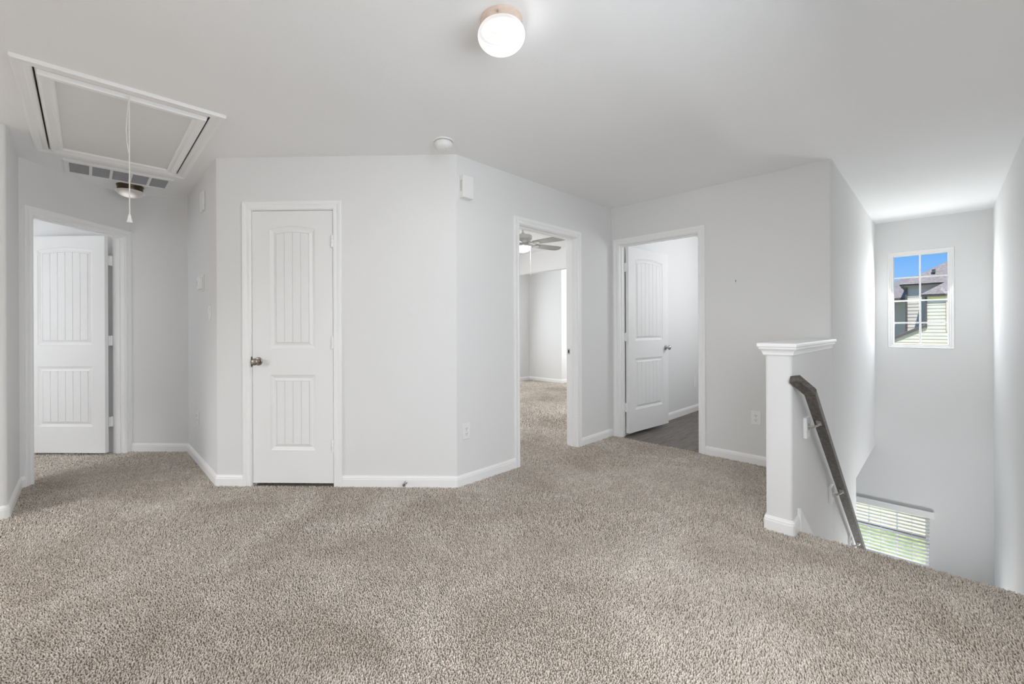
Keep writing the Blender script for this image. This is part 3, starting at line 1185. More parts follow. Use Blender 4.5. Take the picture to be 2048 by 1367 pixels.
def frame_ring(parent, name, ix, iy, prof, m):
    """prof = [(outward offset, z drop)] ring around half sizes ix, iy"""
    mb = MB()
    loops = []
    for d, z in prof:
        loops.append([(-ix - d, -iy - d, z), (ix + d, -iy - d, z), (ix + d, iy + d, z), (-ix - d, iy + d, z)])
    loops.append(loops[0])
    mb.rings(loops)
    return mb.build(name, M[m], parent)


hxs, hys = (HX1 - HX0) / 2, (HY1 - HY0) / 2
frame_ring(ah, 'frame', hxs, hys, [(0.0, 0.05), (0.0, -0.008), (0.006, -0.012), (0.022, -0.012), (0.030, -0.009), (0.046, -0.014), (0.054, -0.019), (0.066, -0.019), (0.068, -0.014), (0.068, 0.0), (0.06, 0.03)], 'trim')
mb = MB()
mb.box(-hxs + 0.009, hxs - 0.009, -hys + 0.009, hys - 0.009, -0.006, 0.012)
mb.build('panel', M['hatch_panel'], ah)
pt = frame_ring(ah, 'panel_molding', hxs - 0.078, hys - 0.076, [(0.0, -0.006), (0.0, -0.017), (0.006, -0.021), (0.016, -0.021), (0.024, -0.018), (0.040, -0.025), (0.048, -0.031), (0.058, -0.031), (0.060, -0.026), (0.060, -0.006)], 'trim')
# pull cord (hangs from the hatch)
pc = empty('pull_cord', (-2.985, 0.172, CEIL - 0.03), 0, label='thin white pull cord with a cone tip hanging from the attic hatch', cat='pull cord')
mb = MB()
mb.tube([(-0.012, 0, 0.004), (0, 0, -0.010), (0.001, 0, -0.25), (0, 0, -0.50), (0, 0, -0.633)], 0.0028, 8)
mb.build('cord', M['cord'], pc, smooth=True)
mb = MB()
dxl, dyl = R2 * 0.9, R2 * 0.9
mb.tube([(-0.001, -0.001, -0.008), (-0.004, -0.004, -0.06), (-0.009, -0.010, -0.12), (-0.012, -0.012, -0.18), (-0.009, -0.009, -0.25), (-0.002, -0.002, -0.305)], 0.0024, 8)
mb.build('loose_end', M['cord'], pc, smooth=True)
mb = MB()
mb.lathe([(0, -0.630), (0.004, -0.632), (0.006, -0.637), (0.0085, -0.655), (0.0125, -0.670), (0.0125, -0.675), (0, -0.675)], 16)
mb.build('cone_tip', M['plastic'], pc, smooth=True)

# return air vent
vx0, vx1, vy0, vy1 = -4.845, -4.495, -0.125, 0.553
vn = empty('ceiling_vent', ((vx0 + vx1) / 2, (vy0 + vy1) / 2, CEIL), 0, label='white five-section air return vent in the hall ceiling', cat='vent')
cx, cy = (vx1 - vx0) / 2, (vy1 - vy0) / 2
frame_ring(vn, 'frame', cx - 0.034, cy - 0.034, [(0, 0), (0.0, -0.010), (0.004, -0.013), (0.026, -0.013), (0.034, -0.006), (0.034, 0.0)], 'plastic')
n5 = 5
pw = (2 * cy - 0.068) / n5
for i in range(n5 - 1):
    mb = MB()
    y = -cy + 0.034 + pw * (i + 1)
    mb.box(-cx + 0.034, cx - 0.034, y - 0.009, y + 0.009, -0.013, 0)
    mb.build('divider', M['plastic'], vn)
for i in range(n5):
    mb = MB()
    ya, yb = -cy + 0.034 + pw * i + (0.009 if i else 0), -cy + 0.034 + pw * (i + 1) - (0.009 if i < n5 - 1 else 0)
    mb.box(-cx + 0.034, cx - 0.034, ya, yb, -0.002, -0.0005)
    g = mb.build('grille', M['filter'], vn)
    mb = MB()
    nl_ = 16
    for j in range(nl_):
        x = -cx + 0.036 + (2 * cx - 0.072) * (j + 0.5) / nl_
        T = Matrix.Translation((x, 0, -0.006)) @ Matrix.Rotation(0.75, 4, 'Y')
        mb.box(-0.006, 0.006, ya, yb, -0.0006, 0.0006, T)
    fl = mb.build('fins', M['plastic_grey'], g)

# ------------------------------------------------------------------ lamps
# globe ceiling light
gl = empty('ceiling_light', (-1.254, 1.259, CEIL), 0, label='frosted globe ceiling light with a rosy metal collar, lit', cat='ceiling light')
mb = MB()
mb.lathe([(0, 0), (0.087, 0), (0.0875, -0.005), (0.0855, -0.008), (0.0855, -0.040), (0.087, -0.043), (0.086, -0.048), (0.080, -0.049), (0.078, -0.044)], 56)
mb.build('collar', M['pink_metal'], gl, smooth=True)
mb = MB()
mb.lathe([(0, 0), (0.0035, 0.0005), (0.0035, 0.010), (0, 0.011)], 12, Matrix.Translation((0.050, -0.069, -0.026)) @ Matrix.Rotation(-0.95, 4, 'Z') @ Matrix.Rotation(PI / 2, 4, 'Y'))
mb.build('set_screw', M['bright_nickel'], gl, smooth=True)
BULB = (0.035, 0.028, -0.074)
M['globe'] = lamp_mat('globe_glass', (1.0, 0.995, 0.98), 0.77, 1.35, BULB, (0.035, 0.09), 0.05)
mb = MB()
prof = []
for i in range(25):
    a = math.radians(35) - (math.radians(35) + PI / 2) * i / 24
    prof.append((max(0.0, 0.098 * math.cos(a)), -0.066 + 0.065 * math.sin(a)))
prof[-1] = (0, prof[-1][1])
prof = [(0, -0.010), (0.074, -0.012), (0.078, -0.020)] + prof
mb.lathe(prof, 56)
mb.build('globe', M['globe'], gl, smooth=True, angle=80)
add_light('globe_bulb', 'POINT', (-1.254, 1.259, CEIL - 0.040), 210, (0.99, 0.985, 0.97), 0.025)
add_light('globe_glow', 'POINT', (-1.254 + BULB[0], 1.259 + BULB[1], CEIL + BULB[2]), 10, (0.99, 0.985, 0.97), 0.028)

# hall flush light
hl = empty('ceiling_light', (-4.955, 0.290, CEIL), 0, label='bronze flush light with an alabaster bowl in the hall', cat='ceiling light')
mb = MB()
mb.lathe([(0, 0), (0.096, 0), (0.097, -0.004), (0.092, -0.014), (0.090, -0.026), (0.091, -0.044), (0.088, -0.050), (0.080, -0.046)], 56)
mb.build('pan', M['bronze'], hl, smooth=True)
M['bowl'] = lamp_mat('alabaster_bowl', (1.0, 0.93, 0.86), 0.24, 0.72, (0.035, -0.020, -0.095), (0.015, 0.075), 0.0)
mb = MB()
mb.lathe([(0.086, -0.048), (0.099, -0.050), (0.101, -0.053), (0.098, -0.062), (0.086, -0.078), (0.066, -0.091), (0.040, -0.100), (0, -0.104)], 56)
mb.build('bowl', M['bowl'], hl, smooth=True, angle=60)

# bedroom ceiling fan
fx, fy = -3.574, 3.95
fan = empty('ceiling_fan', (fx, fy, CEIL), 0, label='grey five-blade ceiling fan with a lit bowl in the bedroom', cat='ceiling fan')
mb = MB()
mb.lathe([(0, 0), (0.062, 0), (0.062, -0.008), (0.045, -0.028), (0.018, -0.040), (0, -0.040)], 32)
mb.build('canopy', M['fan_body'], fan, smooth=True)
mb = MB()
mb.tube([(0, 0, -0.038), (0, 0, -0.125)], 0.011, 14)
mb.lathe([(0, -0.098), (0.022, -0.100), (0.024, -0.120), (0, -0.126)], 20)
mb.build('downrod', M['fan_body'], fan, smooth=True)
mb = MB()
mb.lathe([(0, -0.122), (0.070, -0.124), (0.108, -0.132), (0.116, -0.145), (0.116, -0.175), (0.104, -0.190), (0.080, -0.202), (0.070, -0.230), (0, -0.232)], 40)
mb.build('motor', M['fan_body'], fan, smooth=True)
mb = MB()
mb.lathe([(0, -0.230), (0.062, -0.230), (0.075, -0.238), (0.098, -0.262), (0.102, -0.272), (0, -0.272)], 40)
mb.build('light_fitter', M['fan_body'], fan, smooth=True)
M['fan_bowl'] = lamp_mat('fan_bowl_glass', (1.0, 0.99, 0.96), 1.3, 2.2, (0, 0, -0.29), (0.04, 0.12), 0.12)
mb = MB()
mb.lathe([(0.100, -0.272), (0.102, -0.280), (0.094, -0.304), (0.070, -0.326), (0.036, -0.338), (0, -0.342)], 40)
mb.build('light_bowl', M['fan_bowl'], fan, smooth=True, angle=60)
mb = MB()
mb.tube([(0.075, 0.055, -0.262), (0.078, 0.058, -0.45), (0.078, 0.058, -0.60)], 0.0028, 6)
mb.lathe([(0, -0.600), (0.005, -0.604), (0.005, -0.622), (0, -0.626)], 10, Matrix.Translation((0.078, 0.058, 0)))
mb.build('pull_chain', M['plastic'], fan, smooth=True)
# blade directions: first one 40 degrees towards the camera from image-right
right_dir = Vector((math.cos(THETA), math.sin(THETA), 0))
base_ang = math.atan2(right_dir.y, right_dir.x) - math.radians(40)
blade = iron = None
for i in range(5):
    a = base_ang + i * 2 * PI / 5
    if blade is None:
        mb = MB()
        pts = [(0.17, -0.050), (0.30, -0.060), (0.52, -0.066), (0.575, -0.058), (0.60, -0.030), (0.603, 0.0), (0.60, 0.030), (0.575, 0.058), (0.52, 0.066), (0.30, 0.060), (0.17, 0.050)]
        T = Matrix.Translation((0, 0, -0.240)) @ Matrix.Rotation(math.radians(-12), 4, 'X')
        mb.prism(pts, -0.003, 0.003, 'xy', T)
        blade = mb.build('blade', M['fan'], fan)
        mb = MB()
        mb.tube([(0.070, 0, -0.215), (0.11, 0, -0.228), (0.15, 0, -0.236), (0.21, 0, -0.238)], 0.010, 8)
        mb.prism([(0.15, -0.02), (0.20, -0.035), (0.24, -0.02), (0.25, 0), (0.24, 0.02), (0.20, 0.035), (0.15, 0.02)], -0.008, -0.003, 'xy', T)
        iron = mb.build('blade_bracket', M['fan_body'], blade, smooth=True)
        blade.rotation_euler = (0, 0, a)
    else:
        b = blade.copy()
        C.objects.link(b)
        b.parent = fan
        b.rotation_euler = (0, 0, a)
        k_ = iron.copy()
        C.objects.link(k_)
        k_.parent = b
add_light('fan_bulb', 'POINT', (fx, fy, CEIL - 0.295), 48, (0.98, 0.985, 0.98), 0.0)

# ------------------------------------------------------------------ handrail
hr = empty('handrail', (-0.51, 3.0, 0.79), 0, label='dark stained wooden handrail going down the stair wall', cat='handrail')
sl_ang = math.atan(0.762)
cd, sd_ = math.cos(sl_ang), math.sin(sl_ang)
# underside centre line: (y=3.18, z=0.595); local axes: s down the slope, t = up-normal
U0 = Vector((-0.51, 3.18, 0.595))


def rail_pt(x, s, t):
    return Vector((x, U0.y + s * cd + t * sd_, U0.z - s * sd_ + t * cd)) - hr.location


TH, HWD = 0.044, 0.0265
pth = [(-0.563, -0.435), (-0.51, -0.305), (-0.51, 3.75)]   # (x, s)
mb = MB()
V = [Vector(p) for p in pth]
offs = []
for i in range(3):
    if i == 0:
        n_ = (V[1] - V[0]).normalized()
        nn = Vector((-n_.y, n_.x))
    elif i == 2:
        n_ = (V[2] - V[1]).normalized()
        nn = Vector((-n_.y, n_.x))
    else:
        n1 = (V[1] - V[0]).normalized()
        n2 = (V[2] - V[1]).normalized()
        m_ = (Vector((-n1.y, n1.x)) + Vector((-n2.y, n2.x))).normalized()
        nn = m_ / m_.dot(Vector((-n1.y, n1.x)))
    offs.append(nn)
secs = []
for p, n_ in zip(V, offs):
    a, b = p + n_ * HWD, p - n_ * HWD
    secs.append([rail_pt(a.x, a.y, 0), rail_pt(b.x, b.y, 0), rail_pt(b.x, b.y, TH), rail_pt(a.x, a.y, TH)])
for i in (0, 1):
    mb2 = MB()
    mb2.add(secs[i] + secs[i + 1], [(0, 1, 5, 4), (1, 2, 6, 5), (2, 3, 7, 6), (3, 0, 4, 7), (0, 3, 2, 1), (4, 5, 6, 7)])
    mb2.build('rail' if i else 'rail_return', M['rail_wood'], hr, bevel=0.004, seg=2)
for (yy, zz) in ((3.19, 0.552), (4.01, -0.075), (4.93, -0.775)):
    mb = MB()
    mb.box(-0.578, -0.560, yy - 0.050, yy + 0.050, zz - 0.062, zz + 0.062, Matrix.Translation(-hr.location))
    blk = mb.build('mounting_block', M['trim'], hr, bevel=0.003)
    s = (yy - U0.y) / cd
    tip = rail_pt(-0.51, s, 0)
    w0 = Vector((-0.560, yy, zz + 0.005)) - hr.location
    mb = MB()
    mb.tube([w0, w0 + Vector((0.003, 0, 0))], 0.020, 16)
    mb.tube([w0, w0 + Vector((0.020, 0, -0.002)), Vector((tip.x - 0.012, tip.y, w0.z + 0.010)), Vector((tip.x, tip.y, tip.z - 0.012)), tip + Vector((0, 0, -0.001))], [0.0085, 0.0075, 0.0065, 0.0065, 0.0075], 12)
    a = rail_pt(-0.51 - 0.011, s - 0.026, -0.002)
    T = Matrix.Translation(tip) @ Matrix.Rotation(-sl_ang, 4, 'X')
    mb.box(-0.012, 0.012, -0.027, 0.027, -0.004, 0.0005, T)
    mb.build('bracket', M['bright_nickel'], hr, smooth=True)

# ------------------------------------------------------------------ windows


def window(n, x0, x1, z0, z1, border, cols, rows, zrail, label, cols_x=None, rows_z=None):
    """window set in the stair back wall: frame, muntins, panes"""
    y = 7.173
    cx_, cz_ = (x0 + x1) / 2, (z0 + z1) / 2
    o = empty('window_%d' % n, (cx_, y, cz_), 0, kind='structure', label=label, cat='window')
    hx, hz = (x1 - x0) / 2, (z1 - z0) / 2
    mb = MB()
    loops = []
    for d, yy in ((0.0, 0.09), (0.0, 0.004), (0.004, -0.003), (0.012, -0.003), (0.016, 0.010), (border * 0.55, 0.012), (border * 0.6, 0.022), (border - 0.006, 0.024), (border, 0.034), (border, 0.09)):
        loops.append([(-hx + d, yy, -hz + d), (hx - d, yy, -hz + d), (hx - d, yy, hz - d), (-hx + d, yy, hz - d)])
    loops.append(loops[0])
    mb.rings(loops)
    mb.build('window_frame', M['vinyl_frame'], o)
    gx0, gx1, gz0, gz1 = -hx + border, hx - border, -hz + border, hz - border
    xs = [gx0] + [v - cx_ for v in cols_x] + [gx1]
    zs = [gz0] + [v - cz_ for v in rows_z] + [gz1]
    mw = 0.0085
    for v in xs[1:-1]:
        m2 = MB()
        m2.box(v - mw, v + mw, 0.046, 0.060, gz0, gz1)
        m2.build('muntin', M['vinyl_frame'], o, bevel=0.002)
    for v in zs[1:-1]:
        for i in range(len(xs) - 1):
            a = xs[i] + (mw if i else 0)
            b = xs[i + 1] - (mw if i < len(xs) - 2 else 0)
            m2 = MB()
            m2.box(a, b, 0.0465, 0.0595, v - mw, v + mw)
            m2.build('muntin', M['vinyl_frame'], o, bevel=0.002)
    for i in range(len(xs) - 1):
        for j in range(len(zs) - 1):
            m2 = MB()
            a, b = xs[i] + (mw if i else -0.002), xs[i + 1] - (mw if i < len(xs) - 2 else -0.002)
            c, d = zs[j] + (mw if j else -0.002), zs[j + 1] - (mw if j < len(zs) - 2 else -0.002)
            m2.add([(a, 0.053, c), (b, 0.053, c), (b, 0.053, d), (a, 0.053, d)], [(0, 1, 2, 3)])
            m2.build('pane', M['glass'], o)
    return o


window(1, *W1, 0.055, 2, 4, None, 'white-framed eight-pane window high in the stairwell', cols_x=[-0.183], rows_z=[1.205, 1.471, 1.751])
w2 = window(2, *W2, 0.038, 3, 2, None, 'white lower stairwell window behind the blind', cols_x=[-0.648, -0.390], rows_z=[])
mb = MB()
zc = (W2[2] + W2[3]) / 2
hx = (W2[1] - W2[0]) / 2 - 0.03
mb.box(-hx, hx, 0.028, 0.075, -1.352 - zc, -1.334 - zc)
mb.build('sash_rail', mat('sash_rail_vinyl', (0.46, 0.44, 0.42), 0.5, noise=(20, 0.03)), w2, bevel=0.002)
mb = MB()
mb.box(-hx, hx, 0.026, 0.077, -1.3335 - zc, -1.323 - zc)
mb.build('gap_shade_strip', M['dark'], w2)  # dark strip added as the shaded gap above the sash rail
mb = MB()
mb.box(W2[0] - 0.03 - (W2[0] + W2[1]) / 2, W2[1] + 0.02 - (W2[0] + W2[1]) / 2, -0.035, 0.03, W2[2] - 0.03 - zc, W2[2] - zc)
mb.build('sill', M['vinyl_frame'], w2, bevel=0.004)

# blind
bl = empty('window_blind', ((W2[0] + W2[1]) / 2, 7.173, W2[3]), 0, label='white slatted blind over the lower stairwell window', cat='blind')
bw = (W2[1] - W2[0]) / 2
mb = MB()
mb.box(-bw - 0.035, bw + 0.035, -0.062, -0.050, -0.066, 0.010)
mb.box(bw + 0.023, bw + 0.035, -0.050, -0.001, -0.066, 0.010)
mb.box(-bw - 0.035, -bw - 0.023, -0.050, -0.001, -0.066, 0.010)
mb.build('valance', M['blind'], bl, bevel=0.003)
mb = MB()
mb.box(-bw, bw, -0.048, -0.004, -0.045, 0.0)
mb.build('head_rail', M['blind'], bl, bevel=0.002)
slat = None
nsl = 13
for i in range(nsl):
    z = -0.088 - i * 0.0415
    if slat is None:
        mb = MB()
        n_ = 6
        for j in range(n_):
            ya, yb = -0.0235 + 0.047 * j / n_, -0.0235 + 0.047 * (j + 1) / n_
            za, zb = [0.0025 * (1 - (2 * u / 0.047) ** 2) for u in (ya, yb)]
            mb.add([(-bw + 0.004, ya, za), (bw - 0.002, ya, za), (bw - 0.002, yb, zb), (-bw + 0.004, yb, zb),
                    (-bw + 0.004, ya, za - 0.0028), (bw - 0.002, ya, za - 0.0028), (bw - 0.002, yb, zb - 0.0028), (-bw + 0.004, yb, zb - 0.0028)],
                   [(0, 1, 2, 3), (4, 7, 6, 5), (0, 4, 5, 1), (2, 6, 7, 3), (0, 3, 7, 4), (1, 5, 6, 2)])
        slat = mb.build('slat', M['blind'], bl)
        slat.location = (0, -0.028, z)
        slat.rotation_euler = (math.radians(6), 0, 0)
    else:
        c = slat.copy()
        C.objects.link(c)
        c.parent = bl
        c.location = (0, -0.028, z)
mb = MB()
mb.box(-bw + 0.004, bw - 0.002, -0.052, -0.004, -0.088 - nsl * 0.0415 - 0.016, -0.088 - nsl * 0.0415 + 0.004)
mb.build('bottom_rail', M['blind'], bl, bevel=0.002)
for xw_ in (-0.78, -0.532, -0.258):
    for yy in (-0.053, -0.003):
        mb = MB()
        x = xw_ - (W2[0] + W2[1]) / 2
        mb.tube([(x, yy, -0.04), (x, yy, -0.088 - nsl * 0.0415)], 0.0011, 5)
        mb.build('ladder_cord', M['cord'], bl)

# windows outside the frame (plain frames and panes), most of them added for light


def plain_window(n, center, hx, hz, rz, label):
    o = empty('window_%d' % n, center, rz, kind='structure', label=label, cat='window')
    mb = MB()
    loops = []
    for d, yy in ((0, 0.03), (0, -0.005), (0.05, -0.005), (0.05, 0.03)):
        loops.append([(-hx + d, yy, -hz + d), (hx - d, yy, -hz + d), (hx - d, yy, hz - d), (-hx + d, yy, hz - d)])
    loops.append(loops[0])
    mb.rings(loops)
    mb.build('window_frame', M['vinyl_frame'], o)
    mb = MB()
    mb.add([(-hx + 0.05, 0.015, -hz + 0.05), (hx - 0.05, 0.015, -hz + 0.05), (hx - 0.05, 0.015, hz - 0.05), (-hx + 0.05, 0.015, hz - 0.05)], [(0, 1, 2, 3)])
    mb.build('pane', M['glass'], o)


plain_window(6, (0.42, 5.6, -1.64), 0.5, 0.22, -PI / 2, 'unseen low window added in the right stair wall for light')
plain_window(3, (0.42, 0.95, 1.4), 0.75, 0.70, -PI / 2, 'unseen window added in the right wall beside the camera for light')
plain_window(4, (-4.04, -2.3, 1.35), 0.90, 0.75, PI / 2, 'unseen window added behind the camera in the left wall for light')
plain_window(5, (-6.45, 3.9, 1.45), 0.65, 0.75, PI / 2, 'side window of the middle bedroom')

# ------------------------------------------------------------------ outside
mb = MB()
mb.box(-40, 40, 7.6, 12.6, -3.3, -3.2)
tag(mb.build('lawn', M['lawn']), label='sunlit green lawn outside the lower window', kind='structure')
mb = MB()
mb.box(-40, 40, 12.6, 60, -3.3, -3.195)
tag(mb.build('ground_straw', M['straw']), label='pale dry ground beyond the lawn', kind='structure')

hs = empty('house', (0, 22, -3.2), 0, label='cream-sided neighbouring house with brown roofs seen through the upper window', cat='house')
HO = Vector((0, 22, -3.2))


def hpart(mb, name, m, **kw):
    mb.v = [tuple(Vector(p) - HO) for p in mb.v]
    return mb.build(name, M[m], hs, **kw)


def lap_wall(name, poly_fn, y, zmin, zmax, exposure=0.135):
    """lapped siding between x limits given per height by poly_fn(z)->(xa, xb)"""
    mb = MB()
    z = zmin
    while z < zmax - 1e-6:
        z2 = min(z + exposure, zmax)
        a0, b0 = poly_fn(z)
        a1, b1 = poly_fn(z2)
        if b1 > a1:
            mb.add([(a0, y - 0.020, z), (b0, y - 0.020, z), (b1, y - 0.002, z2), (a1, y - 0.002, z2), (a0, y + 0.05, z), (b0, y + 0.05, z)],
                   [(0, 1, 2, 3), (0, 4, 5, 1)])
        z = z2
    return hpart(mb, name, 'siding')


# centre wall
lap_wall('siding_wall', lambda z: (-0.968, 4.5), 24.0, -3.2, 2.75)
mb = MB()
mb.box(-1.03, -0.966, 23.94, 24.05, -3.2, 2.72)
hpart(mb, 'corner_trim', 'house_trim')
# left wing
lap_wall('siding_wall', lambda z: (-6.0, -0.98), 26.5, -3.2, 2.40)
mb = MB()
mb.box(-6.2, -1.02, 25.9, 26.5, 2.33, 2.41)
hpart(mb, 'fascia', 'house_trim')
mb = MB()
mb.add([(-6.2, 25.95, 2.40), (-1.0, 25.95, 2.40), (-1.0, 28.6, 3.55), (-1.75, 28.6, 3.30), (-6.2, 28.6, 2.6)], [(0, 1, 2, 3, 4)])
mb.add([(-6.2, 25.95, 2.36), (-1.0, 25.95, 2.36), (-1.0, 28.6, 3.50), (-1.75, 28.6, 3.25), (-6.2, 28.6, 2.55)], [(4, 3, 2, 1, 0)])
hpart(mb, 'roof', 'shingle')
# main roof
mb = MB()
mb.box(-1.173, 5.0, 23.74, 23.80, 2.762, 2.838)
mb.box(-1.173, -1.11, 23.80, 27.0, 2.762, 2.838)
hpart(mb, 'fascia', 'house_trim')
t = 4.0
mb = MB()
mb.add([(-1.186, 23.72, 2.836), (5.0, 23.72, 2.836), (5.0, 23.72 + t, 2.836 + 0.70 * t), (-1.186 + t, 23.72 + t, 2.836 + 0.70 * t),
        (-1.186, 27.72, 2.836)], [(0, 1, 2, 3), (0, 3, 4)])
mb.add([(-1.186, 23.72, 2.815), (5.0, 23.72, 2.815), (5.0, 27.72, 2.815), (-1.186, 27.72, 2.815)], [(0, 1, 2, 3)])
hpart(mb, 'roof', 'shingle')
mb = MB()
mb.box(-0.285, -0.185, 24.2, 24.35, 3.27, 3.40)
hpart(mb, 'roof_vent', 'house_trim')
# right wall with its low raking roof to the left
RK = (1.253 - 0.861) / (1.128 - 0.348)
rk = lambda x: 1.172 + 0.08 + (x + 0.383) * RK * 1.1


def right_fn(z):
    if z < rk(-0.40):
        xa = max(-5.0, -0.383 + (z - 1.252) / (RK * 1.1))
        return (xa, 4.5)
    return (-0.383, 4.5)


lap_wall('siding_wall', right_fn, 22.0, -3.2, 2.26, 0.122)
mb = MB()
mb.box(-0.437, -0.380, 21.95, 22.06, 1.12, 2.24)
hpart(mb, 'corner_trim', 'house_trim')
mb = MB()
mb.box(0.085, 0.115, 21.95, 21.99, 1.0, 2.1)
hpart(mb, 'downspout', 'pink_metal')
mb = MB()
xa, xb = -4.0, -0.383
mb.prism([(xa, rk(xa) - 0.10), (xb, rk(xb) - 0.10), (xb, rk(xb) + 0.0), (xa, rk(xa) + 0.0)], 21.9, 22.06, 'xz')
hpart(mb, 'rake_board', 'house_trim')
mb = MB()
mb.prism([(xa, rk(xa)), (xb, rk(xb)), (xb, rk(xb) + 0.02), (xa, rk(xa) + 0.02)], 22.06, 23.9, 'xz')
hpart(mb, 'roof', 'shingle')
mb = MB()
mb.box(-0.535, 5.0, 21.82, 21.88, 2.238, 2.302)
hpart(mb, 'fascia', 'house_trim')
mb = MB()
mb.box(-0.375, 4.5, 21.955, 21.98, 2.13, 2.222)
hpart(mb, 'frieze_board', 'yellow_trim')
t = 2.3
mb = MB()
mb.add([(-0.555, 21.80, 2.300), (5.0, 21.80, 2.300), (5.0, 21.80 + t, 2.300 + 0.73 * t), (-0.555 + t, 21.80 + t, 2.300 + 0.73 * t), (-0.555, 21.80 + t, 2.300)], [(0, 1, 2, 3), (0, 3, 4)])
mb.add([(-0.555, 21.80, 2.285), (5.0, 21.80, 2.285), (5.0, 24.10, 2.285), (-0.555, 24.10, 2.285)], [(0, 1, 2, 3)])
hpart(mb, 'roof', 'shingle')
mb = MB()
mb.box(-5.0, 4.5, 21.93, 22.0, 0.30, 0.56)
hpart(mb, 'band_board', 'yellow_trim')

# ------------------------------------------------------------------ carpet pile (real tufts, denser near the camera)


def inside(px_, py_, poly):
    x, y = np.asarray(px_), np.asarray(py_)
    res = np.zeros(x.shape, bool)
    n = len(poly)
    for i in range(n):
        x0_, y0_ = poly[i]
        x1_, y1_ = poly[(i + 1) % n]
        c = ((y0_ > y) != (y1_ > y)) & (x < (x1_ - x0_) * (y - y0_) / (y1_ - y0_ + 1e-12) + x0_)
        res ^= c
    return res


def smooth_noise(x, y, scale, seed):
    r = np.random.default_rng(seed)
    out = np.zeros_like(x)
    for k in range(7):
        a = r.uniform(0, 2 * PI)
        f = scale * r.uniform(0.6, 1.7)
        out += np.sin((x * np.cos(a) + y * np.sin(a)) * f + r.uniform(0, 6.28))
    return out / 2.6


loft = [(P1[0] + 0.005, -1.6), (P1[0] + 0.005, -0.365), (P2[0], -0.355), (P3[0] + 0.005, 0.31), (P4[0], 0.705), (P5[0], 0.705), (P6[0] + 0.003, 1.978), (P6[0] + 0.003, 2.66),
        (-2.565, 2.66), (-2.565, 3.485), (P6[0] + 0.003, 3.485), (P7[0] + 0.003, 4.128), (-2.36, 4.128), (-2.36, 4.138), (-1.557, 4.138), (-1.557, 4.128), (HW_L, 4.128), (HW_L, HW_Y), (HW_R + 0.01, HW_Y), (HW_R + 0.01, EDGE_Y - 0.004),
        (0.37, EDGE_Y - 0.004), (0.37, -1.6)]
bedp = [(-6.39, 2.46), (-2.563, 2.46), (-2.563, 8.55), (-6.39, 8.55)]
hallp = [hd(0.884, -0.01), hd(0.884, 0.11), hd(0.90, 0.12), hd(0.90, 2.4), hd(-0.8, 2.4), hd(-0.4, 0.12), hd(0.096, 0.12), hd(0.096, -0.01)]
fwd = np.array([-math.sin(THETA), math.cos(THETA)])
rgt = np.array([math.cos(THETA), math.sin(THETA)])


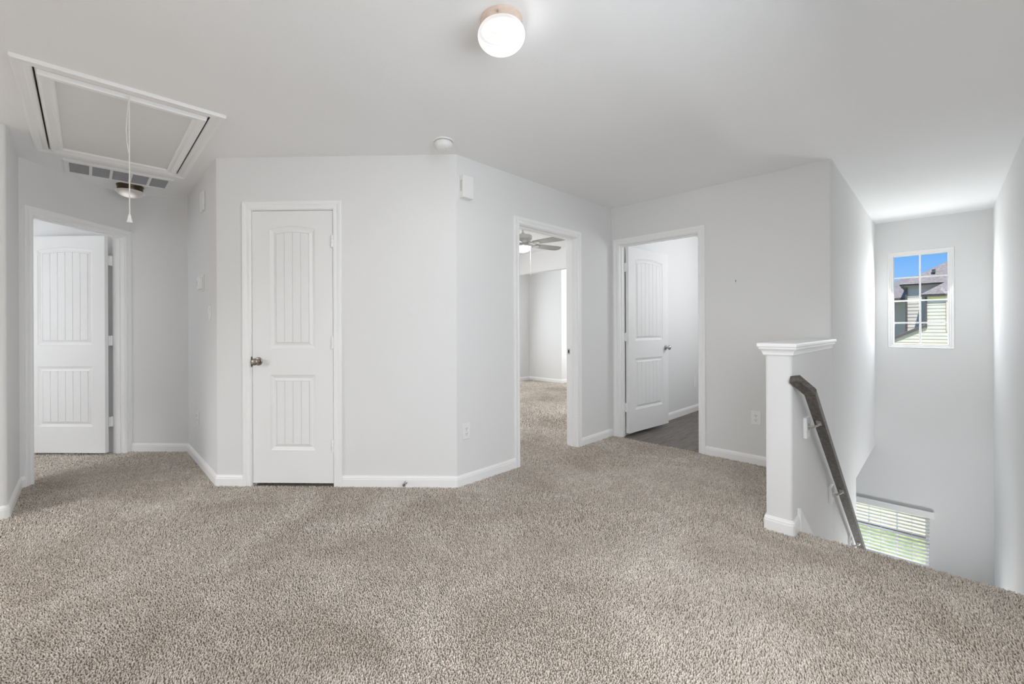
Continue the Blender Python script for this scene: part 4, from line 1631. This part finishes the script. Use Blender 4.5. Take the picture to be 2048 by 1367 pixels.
def pile(area, floor_name):
    chunks = []
    for (g, dmin, dmax) in ((0.0069, 1.15, 2.4), (0.0088, 2.4, 3.6), (0.0120, 3.6, 5.0), (0.018, 5.0, 9.6)):
        xs = np.arange(-6.5, 0.5, g)
        ys = np.arange(-1.6, 8.6, g)
        X, Y = np.meshgrid(xs, ys)
        X = X.ravel() + rng.uniform(-0.42, 0.42, X.size) * g
        Y = Y.ravel() + rng.uniform(-0.42, 0.42, Y.size) * g
        D = X * fwd[0] + Y * fwd[1]
        Lr = X * rgt[0] + Y * rgt[1]
        keep = (D > dmin) & (D <= dmax) & (Lr > -1.32 * D - 0.1) & (Lr < 1.38 * D + 0.1)
        X, Y = X[keep], Y[keep]
        ins = inside(X, Y, area)
        chunks.append((X[ins], Y[ins], np.full(ins.sum(), g)))
    X = np.concatenate([c[0] for c in chunks])
    Y = np.concatenate([c[1] for c in chunks])
    G = np.concatenate([c[2] for c in chunks])
    n = len(X)
    lean_a = 2.2 * smooth_noise(X, Y, 2.6, 3) + rng.normal(0, 0.9, n)
    lean_m = (0.55 + 0.35 * rng.random(n)) * G * 0.9
    near_edge = (Y > EDGE_Y - 0.03) & (X > -0.58)
    ux, uy = np.cos(lean_a), np.sin(lean_a)
    ux = np.where(near_edge, 0.2 * ux, ux)
    uy = np.where(near_edge, 1.0, uy)
    rad = G * rng.uniform(0.44, 0.62, n)
    hgt = np.minimum(0.014, 0.0090 + 0.5 * (G - 0.007)) * rng.uniform(0.60, 1.32, n) + 0.002
    rot = rng.uniform(0, 2 * PI, n)
    z0 = np.where(near_edge, FLOOR_Z - 0.006, FLOOR_Z - 0.001)
    verts = np.zeros((n, 7, 3), np.float32)
    for k in range(3):
        a = rot + 2 * PI * k / 3
        verts[:, k] = np.stack([X + rad * 0.75 * np.cos(a), Y + rad * 0.75 * np.sin(a), z0], -1)
        a2 = a + 0.5
        verts[:, 3 + k] = np.stack([X + rad * np.cos(a2) + ux * lean_m * 0.45, Y + rad * np.sin(a2) + uy * lean_m * 0.45, z0 + hgt * 0.62], -1)
    verts[:, 6] = np.stack([X + ux * lean_m, Y + uy * lean_m, z0 + hgt], -1)
    tri = np.array([[0, 1, 4], [0, 4, 3], [1, 2, 5], [1, 5, 4], [2, 0, 3], [2, 3, 5], [3, 4, 6], [4, 5, 6], [5, 3, 6]], np.int32)
    faces = (np.arange(n, dtype=np.int32)[:, None, None] * 7 + tri[None]).reshape(-1)
    me = bpy.data.meshes.new('carpet_pile')
    me.vertices.add(n * 7)
    me.vertices.foreach_set('co', verts.reshape(-1))
    me.loops.add(len(faces))
    me.loops.foreach_set('vertex_index', faces)
    nf = n * 9
    me.polygons.add(nf)
    me.polygons.foreach_set('loop_start', np.arange(0, nf * 3, 3, dtype=np.int32))
    me.polygons.foreach_set('use_smooth', np.ones(nf, bool))
    me.update(calc_edges=True)
    at = me.attributes.new('tone', 'FLOAT', 'POINT')
    tone = np.clip(rng.normal(0.5, 0.24, n), 0, 1).astype(np.float32)
    at.data.foreach_set('value', np.repeat(tone, 7))
    me.materials.append(M['pile'])
    cp = bpy.data.objects.new('carpet_pile', me)
    C.objects.link(cp)
    cp.parent = bpy.data.objects[floor_name]
    cp['kind'] = 'stuff'
    return n


n = pile(loft, 'floor') + pile(bedp, 'floor_bedroom') + pile(hallp, 'floor_hall_bedroom')
print('tufts', n)
